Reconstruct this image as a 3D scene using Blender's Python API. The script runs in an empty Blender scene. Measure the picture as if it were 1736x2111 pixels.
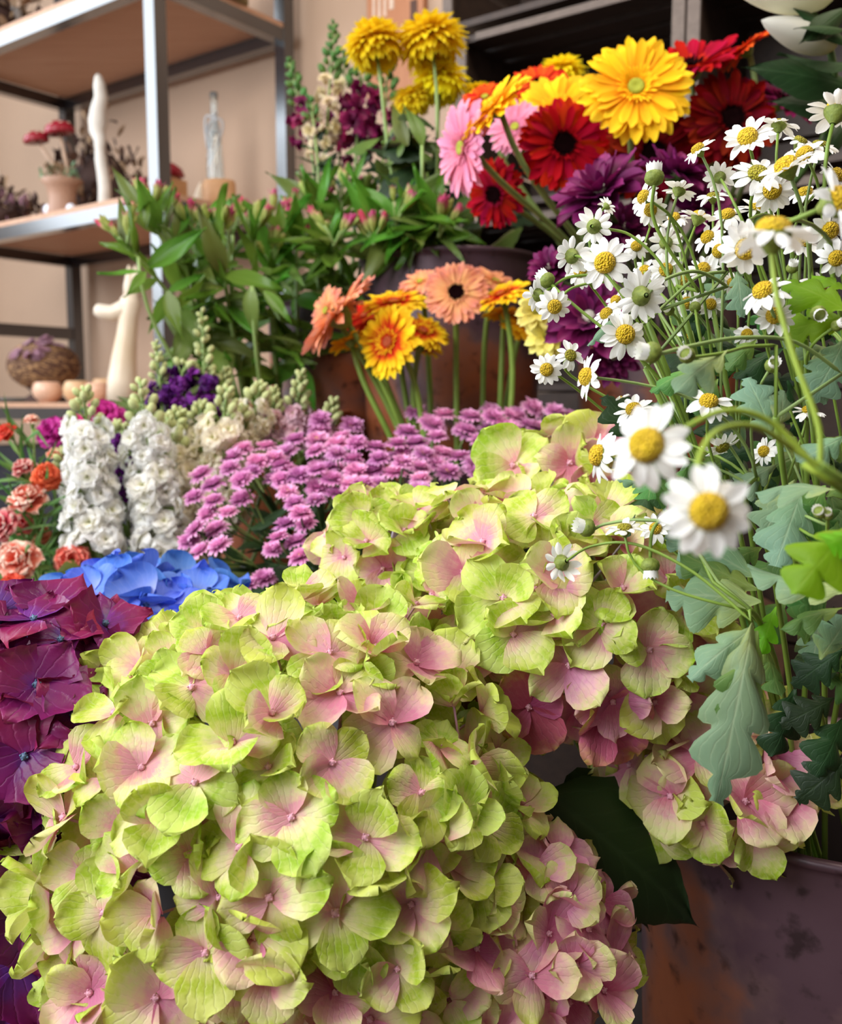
import bpy, math, random
from mathutils import Vector, Matrix, noise as mnoise

R = random.Random(11)
sc = bpy.context.scene
COL = sc.collection
PI = math.pi

# ------------------------------------------------------------------ camera, world, lights, exposure
F, PW, PH = 1950.0, 1736.0, 2111.0
TILT = math.radians(6.6)
CAM = Vector((0.0, 0.0, 1.10))
FWD = Vector((0, math.cos(TILT), -math.sin(TILT)))
UPV = Vector((0, math.sin(TILT), math.cos(TILT)))
RGT = Vector((1, 0, 0))
cd = bpy.data.cameras.new('camera')
cam = bpy.data.objects.new('camera', cd)
COL.objects.link(cam)
cam.location = CAM
cam.rotation_euler = (PI / 2 - TILT, 0, 0)
cd.sensor_fit = 'VERTICAL'
cd.sensor_height = 36.0
cd.lens = F / PH * 36.0
cd.clip_start = 0.02
cd.dof.use_dof = True
cd.dof.focus_distance = 0.47
cd.dof.aperture_fstop = 10.5
sc.camera = cam

w = bpy.data.worlds.new('world')
sc.world = w
w.use_nodes = True
w.node_tree.nodes['Background'].inputs[0].default_value = (0.93, 0.96, 1.0, 1)
w.node_tree.nodes['Background'].inputs[1].default_value = 0.5


def area(name, loc, target, sx, sy, power, col):
    l = bpy.data.lights.new(name, 'AREA')
    l.shape = 'RECTANGLE'
    l.size, l.size_y, l.energy, l.color = sx, sy, power, col
    o = bpy.data.objects.new(name, l)
    o.location = loc
    o.rotation_euler = (Vector(target) - Vector(loc)).to_track_quat('-Z', 'Y').to_euler()
    COL.objects.link(o)
    return o


area('shop_window_light', (-1.55, -0.35, 2.35), (0.1, 0.9, 0.95), 2.0, 1.6, 86, (0.96, 0.98, 1.0))
area('side_window_light', (-2.43, 1.80, 1.95), (-1.55, 1.30, 1.75), 1.9, 2.0, 68, (0.80, 0.90, 1.0))
area('ceiling_lamp_light', (0.35, 0.55, 2.55), (0.25, 0.75, 0.9), 0.7, 0.7, 15, (1.0, 0.9, 0.76))

sc.view_settings.view_transform = 'Standard'
sc.view_settings.look = 'None'
sc.view_settings.gamma = 1.0
sc.view_settings.use_curve_mapping = False
sc.view_settings.exposure = 0.25


# ------------------------------------------------------------------ helpers
def P(px, py, d):
    return CAM + FWD * d + RGT * ((px - PW / 2) / F * d) - UPV * ((py - PH / 2) / F * d)


def ray(px, py):
    return (FWD + RGT * ((px - PW / 2) / F) - UPV * ((py - PH / 2) / F)).normalized()


def tocam(p):
    return (CAM - p).normalized()


def nrm(x, y, c):
    """direction given as right, up (in the view) and towards the camera"""
    return (RGT * x + UPV * y - FWD * c).normalized()


def hx(s):
    s = s.lstrip('#')
    r = []
    for i in (0, 2, 4):
        c = int(s[i:i + 2], 16) / 255
        r.append(c / 12.92 if c <= 0.04045 else ((c + 0.055) / 1.055) ** 2.4)
    return (r[0], r[1], r[2], 1.0)


def bez(a, b, c, d, n):
    out = []
    for i in range(n + 1):
        t = i / n
        u = 1 - t
        out.append(a * (u * u * u) + b * (3 * u * u * t) + c * (3 * u * t * t) + d * (t * t * t))
    return out


class MB:
    def __init__(s):
        s.v, s.f, s.uv, s.mi = [], [], [], []

    def grid(s, rows, mat=0, close=False):
        """rows: list of rows of (Vector, u, v)"""
        b = len(s.v)
        n = len(rows[0])
        for r in rows:
            for p, u, vv in r:
                s.v.append(Vector(p))
                s.uv.append((u, vv))
        for j in range(len(rows) - 1):
            for i in range(n - 1 + (1 if close else 0)):
                k = (i + 1) % n
                s.f.append((b + j * n + i, b + j * n + k, b + (j + 1) * n + k, b + (j + 1) * n + i))
                s.mi.append(mat)

    def tube(s, pts, rad, n=6, mat=0, cap=True):
        m = len(pts)
        if not isinstance(rad, (list, tuple)):
            rad = [rad] * m
        t0 = (pts[1] - pts[0]).normalized()
        a = t0.orthogonal().normalized()
        rows = []
        for i in range(m):
            t = (pts[min(i + 1, m - 1)] - pts[max(i - 1, 0)])
            t = t.normalized() if t.length > 1e-9 else t0
            a = (a - t * a.dot(t))
            a = a.normalized() if a.length > 1e-6 else t.orthogonal().normalized()
            b = t.cross(a)
            rows.append([(pts[i] + (a * math.cos(2 * PI * k / n) + b * math.sin(2 * PI * k / n)) * rad[i], k / n, i / (m - 1)) for k in range(n)])
        base = len(s.v)
        s.grid(rows, mat, True)
        if cap:
            s.f.append(tuple(base + k for k in reversed(range(n))))
            s.mi.append(mat)
            s.f.append(tuple(base + (m - 1) * n + k for k in range(n)))
            s.mi.append(mat)

    def lathe(s, prof, n=16, mat=0, M=None, squash=1.0):
        """prof: (radius, z) list"""
        rows = []
        m = len(prof)
        for j, (r, z) in enumerate(prof):
            row = []
            for k in range(n):
                p = Vector((r * math.cos(2 * PI * k / n), r * math.sin(2 * PI * k / n) * squash, z))
                row.append((M @ p if M else p, k / n, j / (m - 1)))
            rows.append(row)
        s.grid(rows, mat, True)

    def ball(s, c, r, n=8, mat=0, M=None, sz=1.0):
        m = max(4, n // 2 + 1)
        prof = [(max(1e-4, r * math.sin(PI * j / m)), -r * sz * math.cos(PI * j / m)) for j in range(m + 1)]
        T = Matrix.Translation(c)
        s.lathe(prof, n, mat, T @ M if M else T)

    def box(s, c, d, mat=0, M=None):
        c, d = Vector(c), Vector(d) / 2
        b = len(s.v)
        for x in (-1, 1):
            for y in (-1, 1):
                for z in (-1, 1):
                    p = c + Vector((x * d.x, y * d.y, z * d.z))
                    s.v.append(M @ p if M else p)
                    s.uv.append(((x + 1) / 2, (z + 1) / 2))
        for q in ((0, 1, 3, 2), (4, 6, 7, 5), (0, 4, 5, 1), (2, 3, 7, 6), (0, 2, 6, 4), (1, 5, 7, 3)):
            s.f.append(tuple(b + i for i in q))
            s.mi.append(mat)

    def add(s, o, M, mat=None):
        b = len(s.v)
        s.v += [M @ p for p in o.v]
        s.uv += o.uv
        s.f += [tuple(b + i for i in q) for q in o.f]
        s.mi += [mat if mat is not None else m for m in o.mi]

    def mesh(s, name, mats, smooth=True):
        me = bpy.data.meshes.new(name)
        me.from_pydata([tuple(p) for p in s.v], [], s.f)
        if not isinstance(mats, (list, tuple)):
            mats = [mats]
        for m in mats:
            me.materials.append(m)
        me.polygons.foreach_set('material_index', s.mi)
        me.polygons.foreach_set('use_smooth', [smooth] * len(s.f))
        uvl = me.uv_layers.new(name='UVMap')
        flat = []
        for q in s.f:
            for i in q:
                flat += s.uv[i]
        uvl.data.foreach_set('uv', flat)
        me.update()
        return me


def frame(p, n, roll=0.0, s=1.0):
    q = Vector(n).to_track_quat('Z', 'Y')
    return Matrix.Translation(p) @ q.to_matrix().to_4x4() @ Matrix.Rotation(roll, 4, 'Z') @ Matrix.Scale(s, 4)


def along(p, d, n, s=1.0):
    """frame whose +Y runs along d and whose +Z is near n (for leaves)"""
    y = Vector(d).normalized()
    z = Vector(n)
    z = (z - y * z.dot(y))
    z = z.normalized() if z.length > 1e-5 else y.orthogonal().normalized()
    x = y.cross(z)
    m = Matrix((x, y, z)).transposed().to_4x4()
    return Matrix.Translation(p) @ m @ Matrix.Scale(s, 4)


class Thing:
    def __init__(s, name, label, cat, base, group=None):
        o = bpy.data.objects.new(name, None)
        o.empty_display_size = 0.02
        o.location = base
        o['label'] = label
        o['category'] = cat
        if group:
            o['group'] = group
        COL.objects.link(o)
        s.root = o
        s.inv = Matrix.Translation(-Vector(base))

    def part(s, name, mesh, M=None, parent=None, label=None, stuff=False):
        o = bpy.data.objects.new(name, mesh)
        COL.objects.link(o)
        if parent is None:
            o.parent = s.root
            o.matrix_basis = s.inv @ M if M is not None else s.inv
        else:
            o.parent = parent
            o.matrix_basis = M if M is not None else Matrix.Identity(4)
        if label:
            o['label'] = label
        if stuff:
            o['kind'] = 'stuff'
        return o


def structure(name, mesh):
    o = bpy.data.objects.new(name, mesh)
    o['kind'] = 'structure'
    COL.objects.link(o)
    return o


# ------------------------------------------------------------------ materials
def newmat(name):
    m = bpy.data.materials.new(name)
    m.use_nodes = True
    nt = m.node_tree
    for n in list(nt.nodes):
        nt.nodes.remove(n)
    out = nt.nodes.new('ShaderNodeOutputMaterial')
    return m, nt, out


def nd(nt, typ, **kw):
    n = nt.nodes.new(typ)
    for k, v in kw.items():
        setattr(n, k, v)
    return n


def math_(nt, op, a, b=None, c=None):
    n = nd(nt, 'ShaderNodeMath', operation=op)
    for i, x in enumerate((a, b, c)):
        if x is None:
            continue
        if isinstance(x, (int, float)):
            n.inputs[i].default_value = x
        else:
            nt.links.new(x, n.inputs[i])
    return n.outputs[0]


def ramp(nt, fac, stops):
    r = nd(nt, 'ShaderNodeValToRGB')
    el = r.color_ramp.elements
    while len(el) < len(stops):
        el.new(0.5)
    for e, (p, c) in zip(el, stops):
        e.position = p
        e.color = hx(c) if isinstance(c, str) else c
    nt.links.new(fac, r.inputs[0])
    return r.outputs[0]


def petal_mat(name, stops, off=0.15, vh=0.02, vv=0.2, rough=0.55, trans=0.25, vein=0.0, veincol='#f4f0d8', freq=46.0, nz=0.25, edge=0.0, bump=0.15, noise_scale=14.0, spec=0.3, pinnate=False):
    m, nt, out = newmat(name)
    L = nt.links.new
    tc = nd(nt, 'ShaderNodeTexCoord')
    sep = nd(nt, 'ShaderNodeSeparateXYZ')
    L(tc.outputs['UV'], sep.inputs[0])
    oi = nd(nt, 'ShaderNodeObjectInfo')
    rnd = oi.outputs['Random']
    r2 = math_(nt, 'FRACT', math_(nt, 'MULTIPLY', rnd, 7.13))
    no = nd(nt, 'ShaderNodeTexNoise', noise_dimensions='4D')
    no.inputs['Scale'].default_value = noise_scale
    no.inputs['Detail'].default_value = 4
    vm = nd(nt, 'ShaderNodeVectorMath', operation='SCALE')
    L(tc.outputs['UV'], vm.inputs[0])
    vm.inputs['Scale'].default_value = 0.25
    L(vm.outputs[0], no.inputs['Vector'])
    L(math_(nt, 'MULTIPLY', rnd, 37.0), no.inputs['W'])
    au = math_(nt, 'ABSOLUTE', math_(nt, 'SUBTRACT', sep.outputs[0], 0.5))
    fac = math_(nt, 'ADD', sep.outputs[1], math_(nt, 'MULTIPLY', math_(nt, 'SUBTRACT', no.outputs[0], 0.5), nz * 2))
    fac = math_(nt, 'ADD', fac, math_(nt, 'MULTIPLY', math_(nt, 'SUBTRACT', rnd, 0.5), off * 2))
    if edge:
        fac = math_(nt, 'ADD', fac, math_(nt, 'MULTIPLY', au, edge))
    col = ramp(nt, fac, stops)
    hgt = no.outputs[0]
    if vein:
        # fan of veins: angle from the petal's base
        ang = math_(nt, 'DIVIDE', math_(nt, 'SUBTRACT', sep.outputs[0], 0.5), math_(nt, 'ADD', math_(nt, 'MULTIPLY', sep.outputs[1], 0.75), 0.4))
        ang = math_(nt, 'ADD', ang, math_(nt, 'MULTIPLY', math_(nt, 'SUBTRACT', no.outputs[0], 0.5), 0.20))
        if pinnate:
            ang = math_(nt, 'ADD', math_(nt, 'SUBTRACT', sep.outputs[1], math_(nt, 'MULTIPLY', au, 0.8)), math_(nt, 'MULTIPLY', math_(nt, 'SUBTRACT', no.outputs[0], 0.5), 0.10))
        sn = math_(nt, 'ABSOLUTE', math_(nt, 'SINE', math_(nt, 'MULTIPLY', ang, freq / 2)))
        vm_ = math_(nt, 'POWER', math_(nt, 'SUBTRACT', 1.0, sn), 5.0)
        if pinnate:
            mid_ = math_(nt, 'SUBTRACT', 1.0, math_(nt, 'MINIMUM', math_(nt, 'MULTIPLY', au, 28.0), 1.0))
            vm_ = math_(nt, 'MINIMUM', math_(nt, 'ADD', math_(nt, 'MULTIPLY', vm_, 0.6), mid_), 1.0)
        mx = nd(nt, 'ShaderNodeMixRGB')
        L(math_(nt, 'MULTIPLY', vm_, vein), mx.inputs[0])
        L(col, mx.inputs[1])
        mx.inputs[2].default_value = hx(veincol)
        col = mx.outputs[0]
        hgt = math_(nt, 'SUBTRACT', math_(nt, 'MULTIPLY', no.outputs[0], 0.8), math_(nt, 'MULTIPLY', vm_, 0.6))
    hsv = nd(nt, 'ShaderNodeHueSaturation')
    L(math_(nt, 'ADD', 0.5 - vh, math_(nt, 'MULTIPLY', r2, 2 * vh)), hsv.inputs['Hue'])
    L(math_(nt, 'ADD', 1.0 - vv * 0.6, math_(nt, 'MULTIPLY', r2, vv)), hsv.inputs['Value'])
    L(col, hsv.inputs['Color'])
    col = hsv.outputs[0]
    bs = nd(nt, 'ShaderNodeBsdfPrincipled')
    L(col, bs.inputs['Base Color'])
    bs.inputs['Roughness'].default_value = rough
    bs.inputs['Specular IOR Level'].default_value = spec
    if bump:
        bp = nd(nt, 'ShaderNodeBump')
        bp.inputs['Strength'].default_value = bump
        bp.inputs['Distance'].default_value = 0.002
        L(hgt, bp.inputs['Height'])
        L(bp.outputs[0], bs.inputs['Normal'])
    if trans:
        tl = nd(nt, 'ShaderNodeBsdfTranslucent')
        L(col, tl.inputs[0])
        mxs = nd(nt, 'ShaderNodeMixShader')
        mxs.inputs[0].default_value = trans
        L(bs.outputs[0], mxs.inputs[1])
        L(tl.outputs[0], mxs.inputs[2])
        L(mxs.outputs[0], out.inputs[0])
    else:
        L(bs.outputs[0], out.inputs[0])
    return m


def plain(name, c, rough=0.6, metal=0.0, var=0.12, scale=40.0, bump=0.1, c2=None, spec=0.4, voronoi=False, coat=0.0):
    m, nt, out = newmat(name)
    L = nt.links.new
    tc = nd(nt, 'ShaderNodeTexCoord')
    if voronoi:
        no = nd(nt, 'ShaderNodeTexVoronoi')
        no.inputs['Scale'].default_value = scale
        h = no.outputs['Distance']
    else:
        no = nd(nt, 'ShaderNodeTexNoise')
        no.inputs['Scale'].default_value = scale
        no.inputs['Detail'].default_value = 5
        h = no.outputs[0]
    L(tc.outputs['Object'], no.inputs['Vector'])
    a = hx(c)
    b = hx(c2) if c2 else tuple(min(1, x * (1 - var * 2)) for x in a[:3]) + (1,)
    col = ramp(nt, h, [(0.3, a if not voronoi else a), (0.75, b)])
    bs = nd(nt, 'ShaderNodeBsdfPrincipled')
    L(col, bs.inputs['Base Color'])
    bs.inputs['Roughness'].default_value = rough
    bs.inputs['Metallic'].default_value = metal
    bs.inputs['Specular IOR Level'].default_value = spec
    bs.inputs['Coat Weight'].default_value = coat
    bs.inputs['Coat Roughness'].default_value = 0.2
    if bump:
        bp = nd(nt, 'ShaderNodeBump')
        bp.inputs['Strength'].default_value = bump
        bp.inputs['Distance'].default_value = 0.002
        bp.invert = voronoi
        L(h, bp.inputs['Height'])
        L(bp.outputs[0], bs.inputs['Normal'])
    L(bs.outputs[0], out.inputs[0])
    return m


def wood(name, c1, c2, axis=(1, 14, 14), rough=0.6, scale=6.0):
    m, nt, out = newmat(name)
    L = nt.links.new
    tc = nd(nt, 'ShaderNodeTexCoord')
    mp = nd(nt, 'ShaderNodeMapping')
    mp.inputs['Scale'].default_value = axis
    L(tc.outputs['Object'], mp.inputs[0])
    no = nd(nt, 'ShaderNodeTexNoise')
    no.inputs['Scale'].default_value = scale
    no.inputs['Detail'].default_value = 6
    no.inputs['Roughness'].default_value = 0.65
    L(mp.outputs[0], no.inputs['Vector'])
    col = ramp(nt, no.outputs[0], [(0.25, c1), (0.75, c2)])
    bs = nd(nt, 'ShaderNodeBsdfPrincipled')
    L(col, bs.inputs['Base Color'])
    bs.inputs['Roughness'].default_value = rough
    bp = nd(nt, 'ShaderNodeBump')
    bp.inputs['Strength'].default_value = 0.15
    bp.inputs['Distance'].default_value = 0.003
    L(no.outputs[0], bp.inputs['Height'])
    L(bp.outputs[0], bs.inputs['Normal'])
    L(bs.outputs[0], out.inputs[0])
    return m


def pot_mat(name):
    """mauve brown patina over rusty copper: the rust gathers towards the foot in ragged patches"""
    m, nt, out = newmat(name)
    L = nt.links.new
    tc = nd(nt, 'ShaderNodeTexCoord')
    sep = nd(nt, 'ShaderNodeSeparateXYZ')
    L(tc.outputs['Object'], sep.inputs[0])
    n1 = nd(nt, 'ShaderNodeTexNoise')
    n1.inputs['Scale'].default_value = 11
    n1.inputs['Detail'].default_value = 7
    L(tc.outputs['Object'], n1.inputs['Vector'])
    n2 = nd(nt, 'ShaderNodeTexNoise')
    n2.inputs['Scale'].default_value = 60
    n2.inputs['Detail'].default_value = 4
    L(tc.outputs['Object'], n2.inputs['Vector'])
    f = math_(nt, 'ADD', math_(nt, 'MULTIPLY', sep.outputs[2], -3.4), math_(nt, 'MULTIPLY', n1.outputs[0], 2.4))
    col = ramp(nt, math_(nt, 'ADD', f, 0.36), [(0.30, '#58404a'), (0.46, '#6d5355'), (0.60, '#8c5a49'), (0.85, '#a05a38')])
    mx = nd(nt, 'ShaderNodeMixRGB', blend_type='MULTIPLY')
    mx.inputs[0].default_value = 1
    L(col, mx.inputs[1])
    L(ramp(nt, n2.outputs[0], [(0.28, '#8f8585'), (0.42, '#f0eeee'), (1, '#ffffff')]), mx.inputs[2])
    bs = nd(nt, 'ShaderNodeBsdfPrincipled')
    L(mx.outputs[0], bs.inputs['Base Color'])
    bs.inputs['Roughness'].default_value = 0.42
    bs.inputs['Metallic'].default_value = 0.15
    bp = nd(nt, 'ShaderNodeBump')
    bp.inputs['Strength'].default_value = 0.25
    bp.inputs['Distance'].default_value = 0.004
    L(n1.outputs[0], bp.inputs['Height'])
    L(bp.outputs[0], bs.inputs['Normal'])
    L(bs.outputs[0], out.inputs[0])
    return m


def glass_mat(name, col=(0.9, 0.95, 0.95, 1)):
    m, nt, out = newmat(name)
    bs = nd(nt, 'ShaderNodeBsdfPrincipled')
    bs.inputs['Base Color'].default_value = col
    bs.inputs['Roughness'].default_value = 0.05
    bs.inputs['Transmission Weight'].default_value = 0.9
    bs.inputs['IOR'].default_value = 1.45
    nt.links.new(bs.outputs[0], out.inputs[0])
    return m


M = {}
# hydrangea sepals: blush at the base, lime at the rim
SK = dict(freq=38.0, nz=0.36, bump=0.3, noise_scale=26.0, rough=0.5)
M['sep_lime'] = petal_mat('sepal_lime', [(0.0, '#eaa6b6'), (0.15, '#ecc2ae'), (0.34, '#ece0ac'), (0.58, '#d8df7c'), (0.80, '#afcc34'), (1.0, '#d2e074')], off=0.38, vh=0.016, vv=0.2, vein=0.28, veincol='#eef0c0', edge=0.22, trans=0.32, **SK)
M['sep_mix'] = petal_mat('sepal_blush_lime', [(0.0, '#de86a4'), (0.28, '#eab0b4'), (0.5, '#eed2ae'), (0.75, '#e4e09a'), (1.0, '#cfdb62')], off=0.38, vh=0.014, vv=0.16, vein=0.18, veincol='#f4e6cc', edge=0.2, trans=0.32, **SK)
M['sep_pink'] = petal_mat('sepal_pink', [(0.0, '#d6709e'), (0.45, '#e69cb8'), (0.72, '#eebcb8'), (0.92, '#ecd6ac'), (1.0, '#dcdc92')], off=0.28, vh=0.012, vv=0.16, vein=0.16, veincol='#f4d6d8', edge=0.12, trans=0.30, **SK)
M['sep_rose'] = petal_mat('sepal_rose', [(0.0, '#b84c74'), (0.6, '#cc6888'), (0.9, '#d8947c'), (1.0, '#d8b860')], off=0.15, vein=0.15, veincol='#e8a8b8', trans=0.25, **SK)
M['sep_purple'] = petal_mat('sepal_purple', [(0.0, '#6a2a80'), (0.3, '#701458'), (0.8, '#7c1650'), (1.0, '#92285e')], off=0.22, vh=0.03, vv=0.45, vein=0.22, veincol='#b05894', freq=26.0, nz=0.34, bump=0.3, noise_scale=20.0, edge=0.1, trans=0.12, rough=0.4)
M['sep_blue'] = petal_mat('sepal_blue', [(0.0, '#aab8f0'), (0.4, '#6a90e4'), (1.0, '#446ed2')], off=0.2, vh=0.015, vein=0.15, veincol='#b8c8f8', trans=0.2)
M['bead_pink'] = plain('floret_bead_pink', '#e6a9bd', 0.5)
M['bead_blue'] = plain('floret_bead_blue', '#5d7796', 0.5)
M['ped_pink'] = plain('pedicel_pink', '#d29ab4', 0.5)
M['ped_white'] = plain('pedicel_pale', '#dccfe0', 0.5)
M['stem_green'] = plain('stem_green', '#7d9a3c', 0.5, scale=60)
M['stem_pale'] = plain('stem_pale', '#8ba45e', 0.5, scale=60)
M['stem_dark'] = plain('stem_dark', '#4d6a34', 0.5, scale=60)
M['stem_lime'] = plain('stem_lime', '#96ad3a', 0.5, scale=60)
M['stem_wood'] = plain('stem_woody', '#6d5a3a', 0.7, scale=60)
M['calyx'] = plain('calyx_green', '#84923c', 0.6, scale=500, bump=0.3, c2='#5c6c28')
M['disc_yellow'] = plain('disc_yellow', '#f2cc1e', 0.6, scale=1100, bump=0.9, c2='#cfa412', voronoi=True)
M['disc_green'] = plain('disc_green', '#b9b023', 0.6, scale=1100, bump=0.9, c2='#8a7f16', voronoi=True)
M['white_petal'] = petal_mat('white_petal', [(0.0, '#f4f3dc'), (0.2, '#fbfaf6'), (1.0, '#ffffff')], off=0.05, vh=0.005, vv=0.05, vein=0.12, veincol='#d9d9e0', freq=24, trans=0.3, nz=0.05)
M['leaf_grey'] = petal_mat('leaf_grey_green', [(0.0, '#98aa68'), (0.3, '#7a9870'), (1.0, '#729478')], off=0.3, vh=0.02, vv=0.3, vein=0.3, veincol='#b9c6a0', freq=44, pinnate=True, noise_scale=30.0, trans=0.25, rough=0.6, bump=0.22)
M['leaf_mid'] = petal_mat('leaf_mid_green', [(0.0, '#7f9c48'), (0.3, '#5f8a44'), (1.0, '#4f8040')], off=0.3, vh=0.02, vv=0.35, vein=0.3, veincol='#9db36c', freq=44, pinnate=True, noise_scale=30.0, trans=0.3, rough=0.5, bump=0.22)
M['leaf_bright'] = petal_mat('leaf_bright_green', [(0.0, '#8cc026'), (1.0, '#7cba1e')], off=0.2, vh=0.02, vv=0.2, vein=0.3, veincol='#a8d050', freq=44, pinnate=True, noise_scale=30.0, trans=0.55, rough=0.5)
M['leaf_dark'] = petal_mat('leaf_dark_green', [(0.0, '#2e4a24'), (1.0, '#20361e')], off=0.3, vh=0.02, vv=0.4, vein=0.25, veincol='#4c6a42', freq=44, pinnate=True, noise_scale=30.0, trans=0.12, rough=0.45, bump=0.22)
M['leaf_gloss'] = petal_mat('leaf_glossy_green', [(0.0, '#74983a'), (1.0, '#5e8e2c')], off=0.3, vh=0.03, vv=0.6, vein=0.2, veincol='#9cbc58', freq=14, trans=0.45, rough=0.28)
M['leaf_olive'] = petal_mat('leaf_olive_green', [(0.0, '#72863a'), (1.0, '#566c2c')], off=0.3, vh=0.03, vv=0.4, vein=0.1, trans=0.3, rough=0.35)
G = dict(vh=0.012, vv=0.18, nz=0.12, trans=0.22, vein=0.12, freq=14, rough=0.75, spec=0.1)
M['ger_yellow'] = petal_mat('gerbera_yellow', [(0.0, '#f08a12'), (0.35, '#f8ae18'), (0.7, '#fcc41e'), (1.0, '#fcd42c')], off=0.06, veincol='#f09a18', **G)
M['ger_pink'] = petal_mat('gerbera_pink', [(0.0, '#e0708c'), (1.0, '#f2a4c0')], off=0.12, veincol='#f8c4d8', **G)
M['ger_red'] = petal_mat('gerbera_red', [(0.0, '#5c0004'), (0.4, '#b00006'), (1.0, '#c00810')], off=0.1, veincol='#8c060a', **G)
M['ger_crimson'] = petal_mat('gerbera_crimson', [(0.0, '#80000c'), (1.0, '#b00424')], off=0.15, veincol='#d84878', **G)
M['ger_darkred'] = petal_mat('gerbera_dark_red', [(0.0, '#400004'), (1.0, '#860208')], off=0.1, veincol='#5c0408', **G)
M['ger_orange'] = petal_mat('gerbera_orange_red', [(0.0, '#c43414'), (1.0, '#e2481c')], off=0.12, veincol='#f07038', **G)
M['ger_peach'] = petal_mat('gerbera_peach', [(0.0, '#f0a868'), (0.5, '#f4b078'), (0.8, '#f09c78'), (1.0, '#f0a48c')], off=0.1, veincol='#f8ccac', **G)
M['ger_bicolor'] = petal_mat('gerbera_bicolour', [(0.0, '#d04018'), (0.42, '#d83c18'), (0.58, '#f0a018'), (0.72, '#f8c81c'), (1.0, '#fad82e')], off=0.05, veincol='#f09020', **G)
M['ger_magenta'] = petal_mat('gerbera_magenta', [(0.0, '#5a0830'), (1.0, '#7c1048')], off=0.1, veincol='#a03070', **G)
M['mum_yellow'] = petal_mat('mum_yellow', [(0.0, '#f0c410'), (0.5, '#fde018'), (1.0, '#ffee24')], off=0.06, **dict(G, trans=0.4))
M['mum_pale'] = petal_mat('mum_pale_yellow', [(0.0, '#e8d048'), (1.0, '#f6ec8c')], off=0.06, **G)
M['mum_purple'] = petal_mat('mum_purple', [(0.0, '#4c0838'), (0.6, '#701050'), (1.0, '#8a2466')], off=0.15, vh=0.015, vv=0.3, nz=0.15, trans=0.15, vein=0.15, veincol='#a04888', freq=14)
M['santini'] = petal_mat('santini_pink', [(0.0, '#c872b0'), (0.5, '#e092c8'), (1.0, '#efb6dc')], off=0.18, vh=0.015, vv=0.25, nz=0.2, trans=0.2)
M['santini_eye'] = plain('santini_eye', '#c8a04c', 0.6, scale=900)
M['stock_white'] = petal_mat('stock_white', [(0.0, '#e6e6c0'), (0.3, '#faf8ee'), (1.0, '#ffffff')], off=0.12, vh=0.01, vv=0.06, nz=0.15, trans=0.5)
M['stock_cream'] = petal_mat('stock_cream', [(0.0, '#e0e0a4'), (0.4, '#f8f0d6'), (1.0, '#fff8ea')], off=0.12, vh=0.01, vv=0.06, nz=0.15, trans=0.5)
M['stock_pink'] = petal_mat('stock_pink', [(0.0, '#dcd8a8'), (0.3, '#e2b4c0'), (1.0, '#eac6d4')], off=0.12, trans=0.3)
M['stock_purple'] = petal_mat('stock_purple', [(0.0, '#4c1060'), (1.0, '#74208c')], off=0.15, vv=0.35, trans=0.2)
M['stock_bud'] = plain('stock_bud', '#c0c48c', 0.6, scale=200, c2='#98a464')
M['snap_cream'] = petal_mat('snapdragon_cream', [(0.0, '#dccf90'), (1.0, '#f0dcc8')], trans=0.3)
M['snap_magenta'] = petal_mat('snapdragon_magenta', [(0.0, '#5c0a3c'), (1.0, '#901050')], off=0.2, vv=0.4, trans=0.2)
M['carn_coral'] = petal_mat('carnation_coral', [(0.0, '#d83c3c'), (0.7, '#e86c60'), (0.92, '#f2a898'), (1.0, '#f6d4c4')], off=0.15, vv=0.25, nz=0.3, trans=0.2)
M['carn_orange'] = petal_mat('carnation_orange', [(0.0, '#e03c28'), (1.0, '#f07048')], off=0.15, trans=0.2)
M['carn_magenta'] = petal_mat('carnation_magenta', [(0.0, '#b40c72'), (1.0, '#dc3c9c')], off=0.15, vv=0.3, trans=0.2)
M['als_bud'] = petal_mat('alstroemeria_bud', [(0.0, '#9cb050'), (0.55, '#b8bc6c'), (0.8, '#c8607c'), (1.0, '#d04c78')], off=0.35, vv=0.3, trans=0.2)
M['lily_white'] = petal_mat('lily_white', [(0.0, '#c8cc90'), (0.3, '#f0eed8'), (1.0, '#f6f4ea')], off=0.1, trans=0.3)
M['dark_core'] = plain('dark_core', '#160406', 0.9, scale=700, c2='#080203', spec=0.03)
M['green_core'] = plain('green_core', '#a8a828', 0.7, scale=700, c2='#7e8a1c')
M['red_core'] = plain('red_core', '#8c2414', 0.7, scale=700, c2='#b85c24')
M['pot'] = pot_mat('patina_pot')
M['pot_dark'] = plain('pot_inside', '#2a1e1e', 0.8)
M['zinc'] = plain('grey_zinc', '#77777c', 0.45, metal=0.5, scale=20)
M['metal_frame'] = plain('black_painted_steel', '#1b1b20', 0.24, metal=0.0, scale=30, var=0.06, bump=0.04, spec=1.0, coat=1.0)
M['shelf_wood'] = wood('shelf_wood', '#b88a6c', '#caa083')
M['crate_wood'] = wood('crate_wood', '#2e211b', '#46342a')
M['crate_edge_lit'] = wood('crate_edge_lit', '#54463e', '#74645a')  # bare front edges, with window light put into the paler tone
M['bench_wood'] = wood('bench_wood', '#4a3326', '#6c4b36')
M['sign_wood'] = wood('sign_wood', '#b5744e', '#c58a64', axis=(14, 14, 1))
M['sign_ink'] = plain('sign_ink', '#ecd2bc', 0.6)
M['sign_dark'] = plain('sign_dark', '#5e4034', 0.6)
M['wall'] = plain('wall_plaster', '#c4a68e', 0.85, scale=3, var=0.05, bump=0.05)
M['wall_pale'] = plain('wall_pale', '#cfc8c2', 0.85, scale=3, var=0.04, bump=0.05)
M['wall_dark'] = plain('wall_brown', '#4a3c36', 0.8, scale=3, var=0.06)
M['ceil'] = plain('ceiling_white', '#d8d2ca', 0.9, scale=3, var=0.03)
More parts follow.
